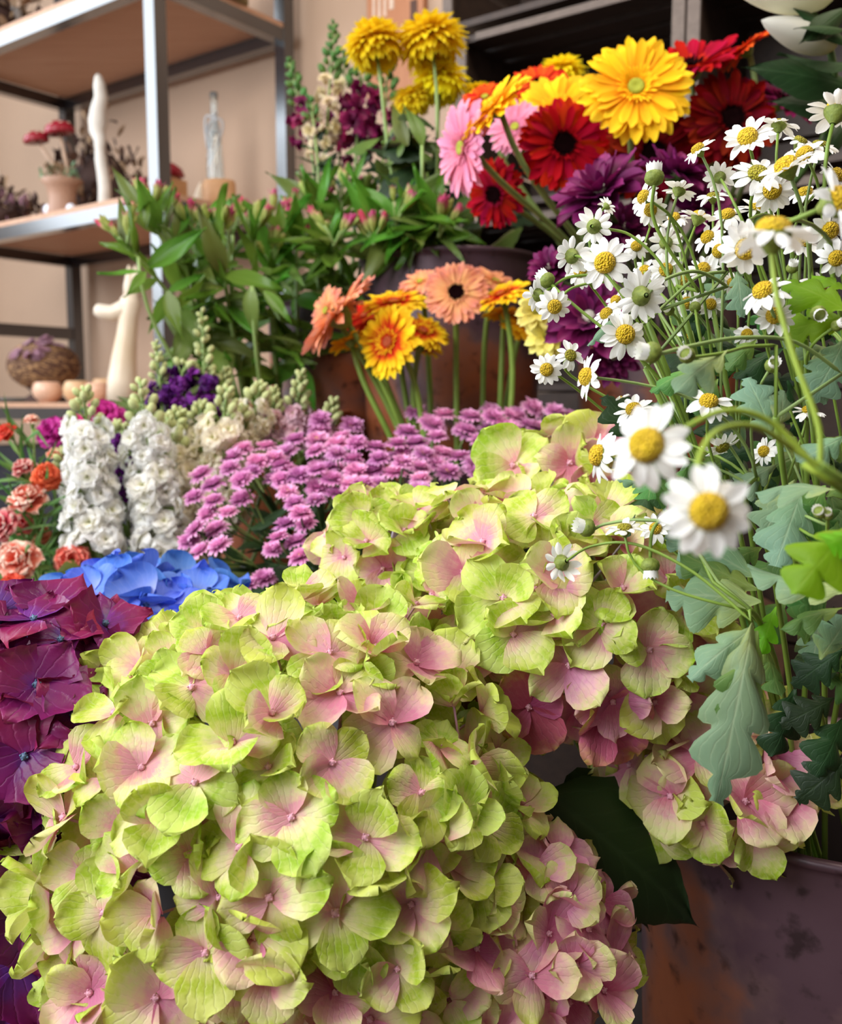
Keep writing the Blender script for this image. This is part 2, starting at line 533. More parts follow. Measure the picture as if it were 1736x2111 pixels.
M['floor'] = wood('floor_boards', '#5b4334', '#7a5c48')
M['glass'] = glass_mat('clear_glass')
M['ceramic_tan'] = plain('ceramic_tan', '#dcb48a', 0.35, scale=6, c2='#c89a70')
M['ceramic_pink'] = plain('ceramic_blush', '#e6b89c', 0.3, scale=6, c2='#d9a080')
M['pot_tan'] = plain('pot_tan', '#b48c74', 0.5, scale=8, c2='#9c7660')
M['ceramic_cream'] = plain('ceramic_cream', '#f0e2d0', 0.3, scale=6, c2='#d9bf9c')
M['driftwood'] = plain('white_driftwood', '#e3dcd2', 0.6, scale=18, c2='#c4bcb2')
M['twig'] = plain('twig_brown', '#6c4c3c', 0.8, scale=80)
M['twig_pale'] = plain('twig_straw', '#c49a6c', 0.8, scale=80)
M['dried_mauve'] = plain('dried_mauve', '#a27888', 0.8, scale=80)
M['dried_brown'] = plain('dried_brown', '#4c3630', 0.85, scale=80)
M['dried_tan'] = plain('dried_tan', '#a88a6c', 0.85, scale=80)
M['mush_red'] = plain('mushroom_red', '#a02030', 0.25, scale=30)
M['mush_stem'] = plain('mushroom_stem', '#c8a890', 0.6, scale=60)
M['ribbon'] = plain('pale_ribbon', '#c9ccd0', 0.5, scale=30)
M['block_wood'] = wood('block_wood', '#c08c5c', '#d2a274')
M['crystal'] = plain('crystal_ball', '#eef2ff', 0.08, scale=10, var=0.02, bump=0)
M['box_dark'] = plain('dark_box', '#2a2830', 0.7, scale=30)
M['olive_box'] = plain('olive_box', '#8c7c50', 0.6, scale=20)


# ------------------------------------------------------------------ petal and leaf shapes
def petal(L, W, nu=5, nv=6, base=0.3, peak=0.6, cup=0.25, bend=0.0, ruffle=0.0, teeth=0.0, seed=0, tip=1.0, mat=0, mb=None, Mx=None, sharp=False, endw=0.10):
    rr = random.Random(seed)
    mb = mb or MB()
    ph = [rr.random() * 6.28 for _ in range(4)]
    rows = []
    for j in range(nv + 1):
        t = 1 - (1 - j / nv) ** 1.6
        if t < peak:
            wdt = base + (1 - base) * math.sin(PI / 2 * t / peak) ** 0.9
        elif sharp:
            k = (t - peak) / (1 - peak)
            wdt = max(0.02, (1 - k) ** 0.8 * (1 - 0.25 * k) + 0.25 * k * (1 - k))
        else:
            k = (t - peak) / (1 - peak)
            wdt = math.sqrt(max(0.0, 1 - k * k)) * tip + (1 - tip) * (1 - k)
            wdt = max(wdt, endw)
        if teeth and 0 < j:
            wdt *= 1 + teeth * (1 if j % 2 else -1) * (0.5 + rr.random())
        row = []
        for i in range(nu + 1):
            s = -1 + 2 * i / nu
            x = s * W / 2 * wdt
            y = L * t - 0.06 * L * s * s * t
            z = cup * W / 2 * s * s * wdt + bend * L * t * t
            if ruffle:
                z += ruffle * L * t * (math.sin(3.1 * s + ph[0] + 2 * t) * 0.5 + math.sin(5.3 * s + ph[1] + 4 * t) * 0.35 * abs(s) + 0.3 * math.sin(6 * t + ph[2]) * s)
            p = Vector((x, y, z))
            row.append((Mx @ p if Mx else p, 0.5 + s * 0.5 * min(1, wdt + 0.0), t))
        rows.append(row)
    mb.grid(rows, mat)
    return mb


def lobed_leaf(L, W, lobes=3, nv=18, nu=6, bend=-0.25, cup=0.2, seed=0, sweep=0.28, depth=0.42, mb=None, mat=0):
    rr = random.Random(seed)
    mb = mb or MB()
    rows = []
    for j in range(nv + 1):
        t = j / nv
        env = (0.10 + 0.9 * math.sin(PI * min(1, t * 1.02) ** 1.15) ** 0.75) if t < 0.98 else 0.22
        ph = (t * lobes) % 1.0
        lob = 1 - depth * (1 - math.sin(PI * ph) ** 0.6)
        if t < 0.12:
            lob = 0.5
        lob *= 1 + 0.015 * (1 if j % 2 else -1)
        wdt = env * lob * (1 + 0.06 * math.sin(11 * t + seed))
        row = []
        for i in range(nu + 1):
            s = -1 + 2 * i / nu
            x = s * W / 2 * wdt
            y = L * t * (0.92) + sweep * W * abs(s) ** 1.5 * wdt * (1 - t) * 0.8
            z = -cup * W / 2 * s * s * wdt + bend * L * t * t + 0.02 * L * math.sin(6 * t + 2 * s + seed)
            row.append((Vector((x, y, z)), 0.5 + s * 0.5, t))
        rows.append(row)
    mb.grid(rows, mat)
    return mb


def build_sepals(matname, n=10, seed=0, L=0.0238, W=0.0252, cup=0.22, teeth=0.02, pointed=False):
    out = []
    for k in range(n):
        rr = random.Random(seed + k)
        mb = petal(L * rr.uniform(0.9, 1.1), W * rr.uniform(0.86, 1.12), 6, 9, 0.22, 0.56 if not pointed else 0.5, cup * rr.uniform(-0.6, 2.2), rr.uniform(-0.28, 0.30), 0.17, teeth, seed * 31 + k, 0.8 if pointed else 1.0, sharp=pointed)
        out.append((mb, mb.mesh('sepal_' + matname, M[matname])))
    return out


SEP = {k: build_sepals(k, 10, 3 + i * 17) for i, k in enumerate(('sep_lime', 'sep_mix', 'sep_pink', 'sep_rose'))}
SEP['sep_purple'] = build_sepals('sep_purple', 7, 200, 0.026, 0.030, 0.15, 0.05, True)
SEP['sep_blue'] = build_sepals('sep_blue', 6, 300, 0.028, 0.031, 0.3, 0.0)


def floret_core(bead, ped, length=0.05):
    mb = MB()
    mb.ball(Vector((0, 0, 0.0012)), 0.0017, 8, 0)
    for k in range(4):
        a = PI / 4 + k * PI / 2
        mb.ball(Vector((0.0014 * math.cos(a), 0.0014 * math.sin(a), 0.0022)), 0.0006, 5, 0)
    mb.tube(bez(Vector((0, 0, 0)), Vector((0, 0, -length * .3)), Vector((0.004, 0, -length * .6)), Vector((0.007, 0.003, -length)), 5), [0.0007, 0.0007, 0.0008, 0.0009, 0.001, 0.0012], 5, 1)
    return mb, mb.mesh('floret_core', [M[bead], M[ped]])


CORE_PINK = floret_core('bead_pink', 'ped_pink')
CORE_PALE = floret_core('bead_pink', 'ped_white')
CORE_BLUE = floret_core('bead_blue', 'ped_pink')
HLEAF = {}
for k_, m_ in (('dark', 'leaf_dark'), ('mid', 'leaf_mid')):
    HLEAF[k_] = petal(0.11, 0.075, 6, 14, 0.12, 0.42, -0.18, -0.25, 0.05, 0.05, 5, sharp=True).mesh('hydrangea_leaf_' + k_, M[m_])
STEMDOT = {}


def stem_mesh(pts, r0, r1, mat, n=7, name='stem'):
    mb = MB()
    m = len(pts)
    mb.tube(pts, [r0 + (r1 - r0) * i / (m - 1) for i in range(m)], n)
    return mb.mesh(name, M[mat])


def hydrangea(label, C, rad, base, choose, seeds=(), nfill=80, size=1.0, keep=70, core=CORE_PINK, group=None, leaves=(), gap=0.026, stem='stem_green', vis=-0.35, seed=1, umbel=True, pitch=(0, 48), squash_low=1.0):
    """choose(h, rng) -> sepal material; h is 0 at the bottom of the head and 1 at its top"""
    rr = random.Random(seed)
    C = Vector(C)
    t = Thing('hydrangea', label, 'flower', base, group)
    top = C - Vector((0, 0, rad[2] * 0.35))
    t.part('stem', stem_mesh(bez(Vector(base), Vector(base) + Vector((0, 0, 0.1)), top - Vector((0, 0, 0.08)), top, 10), 0.0045, 0.004, stem))
    if umbel:
        mb = MB()
        for k in range(12):
            a = k * 2.4
            e = C + Vector((math.cos(a) * rad[0] * 0.5, math.sin(a) * rad[1] * 0.5, rad[2] * (0.15 + 0.4 * (k % 3) / 2)))
            mb.tube(bez(top, top.lerp(e, 0.3) + Vector((0, 0, 0.005)), top.lerp(e, 0.7), e, 5), 0.0014, 5)
        t.part('branches', mb.mesh('hydrangea_branches', core[1].materials[1]), stuff=True)
    pl = []

    def inv(v):
        return Vector((v.x / rad[0], v.y / rad[1], v.z / rad[2]))

    for sd in seeds:
        px, py = sd[0], sd[1]
        o, d = inv(CAM - C), inv(ray(px, py))
        a, b, c = d.dot(d), o.dot(d), o.dot(o) - 1
        disc = b * b - a * c
        k = (-b - math.sqrt(disc)) / a if disc > 0 else -b / a
        p = CAM + ray(px, py) * k
        q = inv(p - C)
        n = Vector((q.x / rad[0], q.y / rad[1], q.z / rad[2])).normalized()
        n = (n * 0.80 + tocam(p) * 0.28 + Vector((rr.uniform(-.2, .2), 0, 0.22))).normalized()
        if len(sd) > 4 and sd[4] is not None:
            n = nrm(*sd[4])
        pl.append((p + n * 0.004, n, (sd[2] if len(sd) > 2 else 1.0) * 1.08, sd[3] if len(sd) > 3 else None, 9.0))
    for k in range(nfill * 4):
        z = 1 - 2 * (k + 0.5) / (nfill * 2) if k < nfill * 2 else rr.uniform(-1, 1)
        a = k * 2.399963 + seed
        rxy = math.sqrt(max(0, 1 - z * z))
        q = Vector((rxy * math.cos(a), rxy * math.sin(a), z))
        layer = (1.0, 1.02, 0.97, 0.99)[k % 4] if k < nfill * 2 else rr.choice((.86, .9, .82))
        p = C + Vector((q.x * rad[0], q.y * rad[1], q.z * rad[2])) * layer
        n = Vector((q.x / rad[0], q.y / rad[1], q.z / rad[2])).normalized()
        f = n.dot(tocam(p))
        if f < vis:
            continue
        if q.z < -0.75 and not squash_low:
            continue
        if any((p - o[0]).length < gap * size * (0.72 if k < nfill * 2 else 0.52) for o in pl):
            continue
        n = (n + Vector((rr.uniform(-.75, .75), rr.uniform(-.6, .6), rr.uniform(-.4, .75)))).normalized()
        n = (n * 0.8 + tocam(p) * 0.22).normalized()
        pl.append((p, n, rr.uniform(0.82, 1.08), None, f + (layer - 0.95) * 4))
    pl.sort(key=lambda o: -o[4])
    rest = MB()
    rmats, rix = [], {}
    for i, (p, n, s, mk, f) in enumerate(pl):
        h = max(0.0, min(1.0, (p.z - C.z) / rad[2] * 0.5 + 0.5))
        mk = mk or choose(h, rr)
        FM = frame(p, n, rr.uniform(0, 6.28), s * size)
        pit = math.radians(rr.uniform(*pitch))
        subs = []
        for j in range(4):
            mi = rr.randrange(len(SEP[mk]))
            pp = pit * (1.0 if j % 2 else 0.6) + math.radians(rr.uniform(-20, 20))
            sm = (Matrix.Rotation(j * PI / 2 + rr.uniform(-0.12, 0.12), 4, 'Z') @ Matrix.Translation((0, 0.0012, 0.0004 * (j % 2))) @ Matrix.Rotation(pp, 4, 'X') @ Matrix.Rotation(rr.uniform(-0.42, 0.42), 4, 'Y') @ Matrix.Scale(rr.uniform(0.80, 1.12), 4))
            subs.append((mi, sm))
        if i < keep:
            fo = t.part('floret', core[1], FM)
            for mi, sm in subs:
                t.part('sepal', SEP[mk][mi][1], sm, fo)
        else:
            if mk not in rix:
                rix[mk] = len(rmats)
                rmats.append(M[mk])
            for mi, sm in subs:
                rest.add(SEP[mk][mi][0], FM @ sm, rix[mk])
    if rest.v:
        t.part('inner_florets', rest.mesh('inner_florets', rmats), stuff=True)
    for (pos, d, n, s, kind) in leaves:
        t.part('leaf', HLEAF[kind], along(pos, d, n, s))
    return t


# ------------------------------------------------------------------ room
UD = Vector((math.sin(math.radians(36.2)), math.cos(math.radians(36.2)), 0))      # into the back wall
UW = Vector((-UD.y, UD.x, 0))                                                      # along the wall, away
O0 = Vector((-0.302, 2.36, 0))                                                     # back corner post of the shelf


def room(a, b, z):
    """a: along the wall towards the crates, b: out from the wall, z: height"""
    return O0 - UW * a - UD * b + Vector((0, 0, z))


RM = Matrix((-UW, -UD, Vector((0, 0, 1)))).transposed().to_4x4()
RM.translation = O0


def rbox(mb, a0, a1, b0, b1, z0, z1, mat=0):
    mb.box(((a0 + a1) / 2, (b0 + b1) / 2, (z0 + z1) / 2), (a1 - a0, b1 - b0, z1 - z0), mat, RM)


def rstruct(name, mat, *box):
    mb = MB()
    rbox(mb, *box)
    return structure(name, mb.mesh(name, M[mat], False))


rstruct('wall_back', 'wall', -1.5, 2.9, -0.12, -0.035, -0.05, 2.75)
rstruct('wall_left', 'wall_pale', -1.62, -1.5, -0.12, 4.4, -0.05, 2.75)
rstruct('wall_right', 'wall_dark', 2.9, 3.0, -0.12, 4.4, -0.05, 2.75)
rstruct('ceiling', 'ceil', -1.62, 3.0, -0.12, 4.4, 2.75, 2.8)
fl = rstruct('floor', 'floor', -1.62, 3.0, -0.12, 4.4, -0.1, -0.05)
for k in range(26):
    mb = MB()
    a0 = -1.5 + k * 0.17
    rbox(mb, a0 + 0.0015, a0 + 0.1685, -0.03, 4.4, -0.05, 0.0)
    o = bpy.data.objects.new('plank', mb.mesh('floor_plank', M['floor'], False))
    COL.objects.link(o)
    o.parent = fl

# ------------------------------------------------------------------ shelf unit
SD, SW = 0.378, 0.88
sh = Thing('shelf_unit', 'tall metal framed shelf unit with thin wooden boards against the beige wall', 'shelf', room(0, 0, 0))


def shelf_part(name, mat, *box, bev=0.0):
    mb = MB()
    rbox(mb, *box)
    return sh.part(name, mb.mesh(name, M[mat], False))


T = 0.032
for a in (0, -SW):
    for b in (0, SD):
        shelf_part('post', 'metal_frame', a - T, a, b, b + T, 0, 2.62)
for z in (0.22, 0.66, 1.10, 1.54, 1.985, 2.42):
    shelf_part('rail', 'metal_frame', -SW, -T, SD, SD + T, z - 0.042, z - 0.012)
    shelf_part('rail', 'metal_frame', -SW, -T, 0, T, z - 0.042, z - 0.012)
    for a in (0, -SW):
        shelf_part('rail', 'metal_frame', a - T, a - 0.002, T, SD, z - 0.042, z - 0.012)
    shelf_part('shelf_board', 'shelf_wood', -SW + 0.001, -0.003, 0.001, SD + T - 0.001, z - 0.012, z)
shelf_part('rail', 'metal_frame', -SW - T, -SW - 0.003, 0, SD, 1.285, 1.32)


# ------------------------------------------------------------------ wooden crates against the wall
def crate(label, a0, a1, b0, b1, z0, z1, edge=True):
    t = Thing('wooden_crate', label, 'crate', room((a0 + a1) / 2, (b0 + b1) / 2, z0), 'dark crates stacked against the wall')

    def q(name, mat, *box):
        mb = MB()
        rbox(mb, *box)
        return t.part(name, mb.mesh(name, M[mat], False))
    h, th = z1 - z0, 0.012
    n = 3
    for k in range(n):
        za, zb = z0 + h * k / n + 0.004, z0 + h * (k + 1) / n - 0.004
        q('slat', 'crate_wood', a0, a1, b0, b0 + th, za, zb)
        q('slat', 'crate_wood', a0, a0 + th, b0 + th, b1 - 0.002, za, zb)
        q('slat', 'crate_wood', a1 - th, a1, b0 + th, b1 - 0.002, za, zb)
    for k in range(4):
        ba, bb = b0 + (b1 - b0) * k / 4 + 0.012, b0 + (b1 - b0) * (k + 1) / 4 - 0.004
        q('slat', 'crate_wood', a0 + th, a1 - th, ba, bb, z0 + 0.001, z0 + th)
        q('slat', 'crate_wood', a0 + th, a1 - th, ba, bb, z1 - th, z1 - 0.001)
    for a in (a0, a1 - 0.02):
        q('corner_post', 'crate_edge_lit', a, a + 0.02, b1 - 0.002, b1 + 0.004, z0 + 0.004, z1 - 0.004)
    q('front_rim', 'crate_edge_lit', a0 + 0.04, a1 - 0.03, b1 - 0.003, b1 + 0.003, z1 - 0.0135, z1 - 0.001)
    return t


CA0 = 0.645
for i, (z0, lb) in enumerate(((1.44, 'open dark crate behind the top gerberas, bare front edges coloured paler as if lit'),
                              (1.76, 'upper dark crate at the photo top, stacked over the open one'),
                              (1.12, 'dark crate behind the gerbera blooms and purple mums'))):
    crate(lb, CA0 - (0.03 if i == 1 else 0), CA0 + 0.42, 0.0, 0.26, z0, z0 + 0.305)
for i, (z0, lb) in enumerate(((1.44, 'dark crate behind the red gerberas and lily leaves'),
                              (1.76, 'dark crate above and behind the white lily buds'),
                              (1.12, 'lowest dark crate behind the feverfew and the purple mums'))):
    crate(lb, CA0 + 0.424, CA0 + 0.845, 0.0, 0.26, z0, z0 + 0.305)
# a plinth of planks carries the crates
pl_ = Thing('plinth', 'dark wooden plinth standing under the stacked crates by the wall', 'plinth', room(CA0 + 0.43, 0.15, 0))
for k in range(6):
    mb = MB()
    rbox(mb, CA0 - 0.05, CA0 + 0.9, 0.0, 0.30, 0.186 * k + 0.005 * (k > 0), 0.186 * (k + 1))
    pl_.part('plank', mb.mesh('plinth_plank', M['crate_wood'], False))

# wall sign
sg = Thing('wall_sign', 'orange brown wooden wall sign with pale worn lettering', 'sign', room(0.29, -0.03, 1.78))
mb = MB()
rbox(mb, 0.21, 0.367, -0.034, -0.018, 1.78, 2.05)
sg.part('board', mb.mesh('sign_board', M['sign_wood'], False))
SX = -0.125
for (a, z, hh, ww, m_) in ((0.352, 1.955, .05, .007, 'sign_ink'), (0.368, 1.955, .055, .007, 'sign_ink'), (0.384, 1.955, .045, .007, 'sign_ink'), (0.40, 1.965, .04, .012, 'sign_ink'),
                       (0.395, 1.878, .030, .006, 'sign_ink'), (0.408, 1.882, .036, .006, 'sign_ink'), (0.421, 1.876, .026, .006, 'sign_ink'), (0.434, 1.885, .04, .006, 'sign_ink'),
                       (0.458, 1.90, .07, .018, 'sign_dark')):
    mb = MB()
    rbox(mb, a + SX, a + SX + ww, -0.0178, -0.0165, z, z + hh)
    sg.part('letter_stroke' if m_ == 'sign_ink' else 'painted_motif', mb.mesh('letter_stroke', M[m_], False))


# ------------------------------------------------------------------ display tiers and pots
def tier(label, a, x0, x1, y0, y1, z0, z1, n):
    t = Thing('display_bench', label, 'bench', (a, (y0 + y1) / 2, z0))
    for k in range(n):
        mb = MB()
        ya, yb = y0 + (y1 - y0) * k / n, y0 + (y1 - y0) * (k + 1) / n
        mb.box(((x0 + x1) / 2, (ya + yb) / 2, z1 - 0.0125), (x1 - x0, yb - ya - 0.003, 0.025))
        t.part('plank', mb.mesh('bench_plank', M['bench_wood'], False))
    for x in (x0 + 0.03, x1 - 0.03):
        for y in (y0 + 0.03, y1 - 0.03):
            mb = MB()
            mb.box((x, y, (z0 + z1 - 0.025) / 2), (0.05, 0.05, z1 - 0.025 - z0))
            t.part('leg', mb.mesh('bench_leg', M['bench_wood'], False))
    mb = MB()
    mb.box(((x0 + x1) / 2, y0 + 0.012, z1 - 0.08), (x1 - x0 - 0.1, 0.02, 0.10))
    t.part('apron', mb.mesh('bench_apron', M['zinc'], False), label='grey painted apron board')
    return t


tier('low wooden bench under the hydrangea pots', 0, -0.55, 0.62, 0.22, 0.84, 0, 0.42, 5)
tier('middle wooden bench behind the low one, under the mum buckets', 0, -0.62, 0.66, 0.86, 1.13, 0, 0.62, 3)
tier('tall back bench carrying the gerbera pots', 0.02, -0.42, 0.46, 1.15, 1.42, 0, 0.84, 3)


def pot(label, x, y, z, r, h, mat='pot', name='flower_pot', taper=0.86, rim=True):
    t = Thing(name, label, 'pot', (x, y, z))
    mb = MB()
    pr = [(0.001, 0.0), (r * taper * 0.97, 0.0), (r * taper, 0.006)]
    for k in range(1, 9):
        u = k / 9
        pr.append((r * (taper + (1 - taper) * u + 0.03 * math.sin(PI * u)), h * u))
    pr += [(r * 0.99, h * 0.975), (r * 1.0, h * 0.985), (r * 1.03, h * 0.99), (r * 1.035, h), (r * 1.0, h * 1.003), (r * 0.96, h * 0.99)]
    mb.lathe(pr, 48)
    t.part('body', mb.mesh('pot_body', M[mat]), Matrix.Translation((x, y, z)))
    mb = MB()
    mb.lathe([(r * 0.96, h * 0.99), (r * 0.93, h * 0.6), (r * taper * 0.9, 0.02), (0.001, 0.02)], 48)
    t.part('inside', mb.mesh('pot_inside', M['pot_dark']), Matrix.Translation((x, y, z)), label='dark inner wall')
    return t


def at(px, d):
    p = P(px, 900, d)
    return p.x, p.y


POTS = {}


def place_pot(key, label, x, y, ztop, r, zb, **k):
    pot(label, x, y, zb, r, ztop - zb, **k)
    POTS[key] = (Vector((x, y, zb)), ztop, r)


place_pot('front', 'big mauve brown pot with rusty patches under the green hydrangeas', 0.287, 0.62, 0.845, 0.132, 0.42)
place_pot('low', 'grey zinc bucket beneath the largest green hydrangea head', -0.085, 0.50, 0.665, 0.095, 0.42, mat='zinc', name='bucket')
place_pot('left', 'grey zinc bucket beneath the purple hydrangea', -0.235, 0.55, 0.71, 0.07, 0.42, mat='zinc', name='bucket')
place_pot('blue', 'grey zinc bucket beneath the blue hydrangea', -0.20, 0.72, 0.76, 0.07, 0.42, mat='zinc', name='bucket')
x_, y_ = at(930, 1.26)
place_pot('m1', 'mauve brown pot behind the bicolour gerbera stems', x_, y_ + 0.01, 1.285, 0.118, 0.84)
x_, y_ = at(1350, 1.26)
place_pot('m2', 'rusty mauve pot holding the red and yellow gerberas, behind the feverfew', x_, y_, 1.27, 0.105, 0.84)
x_, y_ = at(575, 1.22)
place_pot('als', 'mauve pot holding the alstroemeria bunch in front of the wall', x_, y_ + 0.01, 1.09, 0.09, 0.84)
x_, y_ = at(660, 1.33)
place_pot('snap', 'mauve pot holding the snapdragons, behind the alstroemeria', x_ + 0.015, y_ + 0.005, 1.235, 0.085, 0.84)
x_, y_ = at(960, 1.04)
place_pot('ger', 'small vase holding the peach and bicolour gerberas', x_, y_, 1.035, 0.07, 0.62, name='vase')
x_, y_ = at(760, .97)
place_pot('sant', 'grey zinc bucket under the pink chrysanthemums', x_, y_, .90, 0.08, 0.62, mat='zinc', name='bucket')
x_, y_ = at(380, .98)
place_pot('stock', 'grey zinc bucket under the white stocks', x_, y_, .92, 0.075, 0.62, mat='zinc', name='bucket')
x_, y_ = at(80, .98)
place_pot('carn', 'grey zinc bucket under the coral carnations', x_, y_, .88, 0.06, 0.62, mat='zinc', name='bucket')


def foot(key, rr=R, deep=0.12):
    c, zt, r = POTS[key]
    a, q = rr.uniform(0, 6.28), r * 0.5 * math.sqrt(rr.random())
    return Vector((c.x + q * math.cos(a), c.y + q * math.sin(a), max(c.z + 0.03, zt - deep - 0.1)))


def rim_pt(key, toward, rr=R):
    """a point at rim height on the side of the flower"""
    c, zt, r = POTS[key]
    d = Vector((toward.x - c.x, toward.y - c.y, 0))
    if d.length > r * 0.75:
        d = d.normalized() * r * 0.75
    return Vector((c.x + d.x, c.y + d.y, zt))


# ------------------------------------------------------------------ hydrangeas
def ch_main(h, r):
    x = r.random()
    if h > 0.55:
        return 'sep_lime' if x < 0.80 else 'sep_mix'
    if h > 0.30:
        return 'sep_lime' if x < 0.42 else ('sep_mix' if x < 0.86 else 'sep_pink')
    return 'sep_mix' if x < 0.55 else ('sep_pink' if x < 0.93 else 'sep_lime')


def ch_pink(h, r):
    x = r.random()
    return 'sep_pink' if x < 0.80 else ('sep_mix' if x < 0.96 else 'sep_lime')


def ch_mixed(h, r):
    x = r.random()
    if h > 0.6:
        return 'sep_lime' if x < 0.7 else 'sep_mix'
    return 'sep_mix' if x < 0.5 else ('sep_lime' if x < 0.78 else 'sep_pink')


A_seeds = [(500, 1750, 1.12), (340, 1700, 1.1), (690, 1880, 1.22), (115, 1845, 1.15), (150, 1690, 1.05), (230, 1880, 1.05), (560, 1480, .95), (400, 1430, 1.05),
           (800, 1500, 1.05), (700, 1440, .95), (850, 1380, 1.0), (565, 1330, 1.0), (680, 1360, .95), (770, 1350, .95), (950, 1400, .95), (980, 1480, .95),
           (480, 1540, 1.0), (300, 1590, .95), (170, 1590, .9), (560, 1850, 1.05), (750, 1730, 1.05), (860, 1640, .95), (940, 1670, .95), (680, 1580, .95),
           (1060, 1740, .9), (250, 1480, .95), (200, 2040, 1.0), (330, 2050, 1.0), (430, 1960, 1.0), (560, 2010, .95), (620, 1250, .9), (500, 1290, .9), (740, 1270, .9), (850, 1260, .85), (600, 1690, 1.0), (410, 1620, 1.0), (90, 1760, 1.0)]
A_C = P(600, 1765, 0.515)
hydrangea('largest hydrangea head, lime and blush, round dome in front of all others', A_C, (0.126, 0.115, 0.138), foot('low'), ch_main, A_seeds, 190, 0.92, 74, seed=4,
          leaves=[(P(760, 1900, .45), nrm(.55, .35, 0), nrm(.2, .1, 1), 0.8, 'dark'), (P(1180, 1590, .56), nrm(.5, -.8, .1), nrm(.2, .5, .9), 1.0, 'dark'), (P(720, 1760, .47), nrm(.6, .3, .1), nrm(0, .4, 1), 0.6, 'dark')])
B_seeds = [(920, 1890, 1), (1000, 1870, .95), (1160, 1860, .9), (1200, 1920, .9), (1090, 2010, 1.0), (920, 2010, 1.0), (880, 2060, 1.0), (1230, 2040, 1.0, 'sep_pink'), (960, 2070, .9, 'sep_pink'), (1150, 1770, .85), (1100, 1800, .85), (1180, 1990, .9), (830, 1990, .9)]
hydrangea('pinker hydrangea head low beside the big pot, tucked under the largest head', P(1015, 1965, 0.505), (0.064, 0.06, 0.072), foot('low'), ch_pink, B_seeds, 46, 0.88, 46, seed=5,
          leaves=[(P(1130, 1640, .53), nrm(.75, -.55, .0), nrm(.1, .5, .9), 1.15, 'dark'), (P(1260, 1640, .56), nrm(-.35, -.8, 0), nrm(.3, .3, .9), 1.0, 'dark')])
C_seeds = [(1040, 1240, 1), (960, 1190, .95), (1150, 1200, .95), (1280, 1220, .95), (1240, 1290, .9), (1170, 1370, 1.0, 'sep_pink'), (1330, 1340, .95), (1100, 1080, 1.0), (1000, 1130, 1.0), (890, 1090, .9), (1260, 1440, .9), (1090, 1450, .95, 'sep_rose'), (1240, 1480, 1.05, 'sep_rose'), (1340, 1440, .95, 'sep_mix'), (1400, 1270, .9), (1220, 1100, .85), (930, 1040, .85), (1000, 1030, .8), (1060, 1310, .9), (1370, 1200, .85)]
hydrangea('broad green and rose hydrangea head behind the largest one, under the drooping feverfew', P(1150, 1275, 0.585), (0.096, 0.085, 0.072), foot('front'), ch_mixed, C_seeds, 80, 1.0, 66, core=CORE_PALE, seed=6, squash_low=0)
hydrangea('small hydrangea cluster with bare pink stalks beside the pink chrysanthemums', P(800, 1130, 0.62), (0.036, 0.035, 0.03), foot('low'), ch_mixed, [(760, 1120, .9), (720, 1150, .85), (830, 1100, .9), (860, 1060, .85), (790, 1170, .85)], 14, 0.92, 20, core=CORE_PALE, seed=7)
D_seeds = [(1590, 1570, 1.05, 'sep_pink'), (1440, 1560, .95, 'sep_mix'), (1390, 1640, 1.0, 'sep_mix'), (1530, 1650, 1.05, 'sep_mix'), (1310, 1580, .9, 'sep_mix'), (1360, 1700, .95), (1480, 1460, .9), (1560, 1500, .9), (1600, 1650, .9), (1550, 1720, .9, 'sep_lime'), (1450, 1690, .85, 'sep_lime'), (1330, 1500, .9, 'sep_rose')]
hydrangea('dusky pink and lime hydrangea head hanging over the rim of the big mauve pot', P(1465, 1575, 0.575), (0.056, 0.055, 0.046), foot('front'), ch_mixed, D_seeds, 40, 1.0, 36, core=CORE_PALE, seed=8)
E_seeds = [(1060, 965, 1.15, 'sep_lime', (-.3, .3, 1)), (1170, 960, 1.1, 'sep_mix', (.1, .3, 1)), (1250, 1000, 1.0, 'sep_mix', (.3, -.1, 1)), (1290, 940, .95, 'sep_pink', (.2, .3, 1)), (1210, 1020, .9, 'sep_pink', (0, -.3, 1))]
hydrangea('sparse hydrangea head on bare pink stalks beneath the bent white daisy', P(1175, 985, 0.66), (0.052, 0.045, 0.03), foot('front'), ch_mixed, E_seeds, 10, 1.0, 16, core=CORE_PALE, seed=9)

PURP = lambda h, r: 'sep_purple'
hydrangea('upper deep purple hydrangea head in front of the blue one', P(55, 1500, 0.53), (0.078, 0.07, 0.07), foot('left'), PURP,
          [(210, 1300, 1.0), (70, 1290, .95), (75, 1420, 1.1), (270, 1310, .9), (230, 1400, 1.0), (120, 1330, .9), (50, 1560, 1.1), (150, 1480, 1.0)], 60, 1.0, 50, core=CORE_BLUE, seed=10, pitch=(-5, 25))
hydrangea('lower deep purple hydrangea head half hidden behind the largest lime one', P(20, 1960, 0.56), (0.075, 0.06, 0.08), foot('left'), PURP, [(40, 1990, 1.1), (60, 1900, 1)], 40, 1.05, 26, core=CORE_BLUE, seed=12, pitch=(-5, 15))
hydrangea('bright blue hydrangea head between the purple head and the white stocks', P(270, 1330, 0.70), (0.082, 0.07, 0.045), foot('blue'), lambda h, r: 'sep_blue',
          [(230, 1240, 1.1), (300, 1260, 1.1), (400, 1240, 1.1), (440, 1230, 1.0), (180, 1240, .9), (90, 1275, .8), (350, 1290, 1.1)], 46, 1.0, 34, core=CORE_BLUE, seed=13)

# ------------------------------------------------------------------ feverfew (white daisies)
FP = [petal(0.0078, 0.0042, 4, 6, 0.45, 0.6, c_, b_, 0.03, 0, 40 + i, 0.9, endw=.38).mesh('feverfew_petal', M['white_petal']) for i, (c_, b_) in enumerate(((0.3, -0.05), (-0.2, -0.25), (0.5, 0.1), (0.2, -0.4)))]


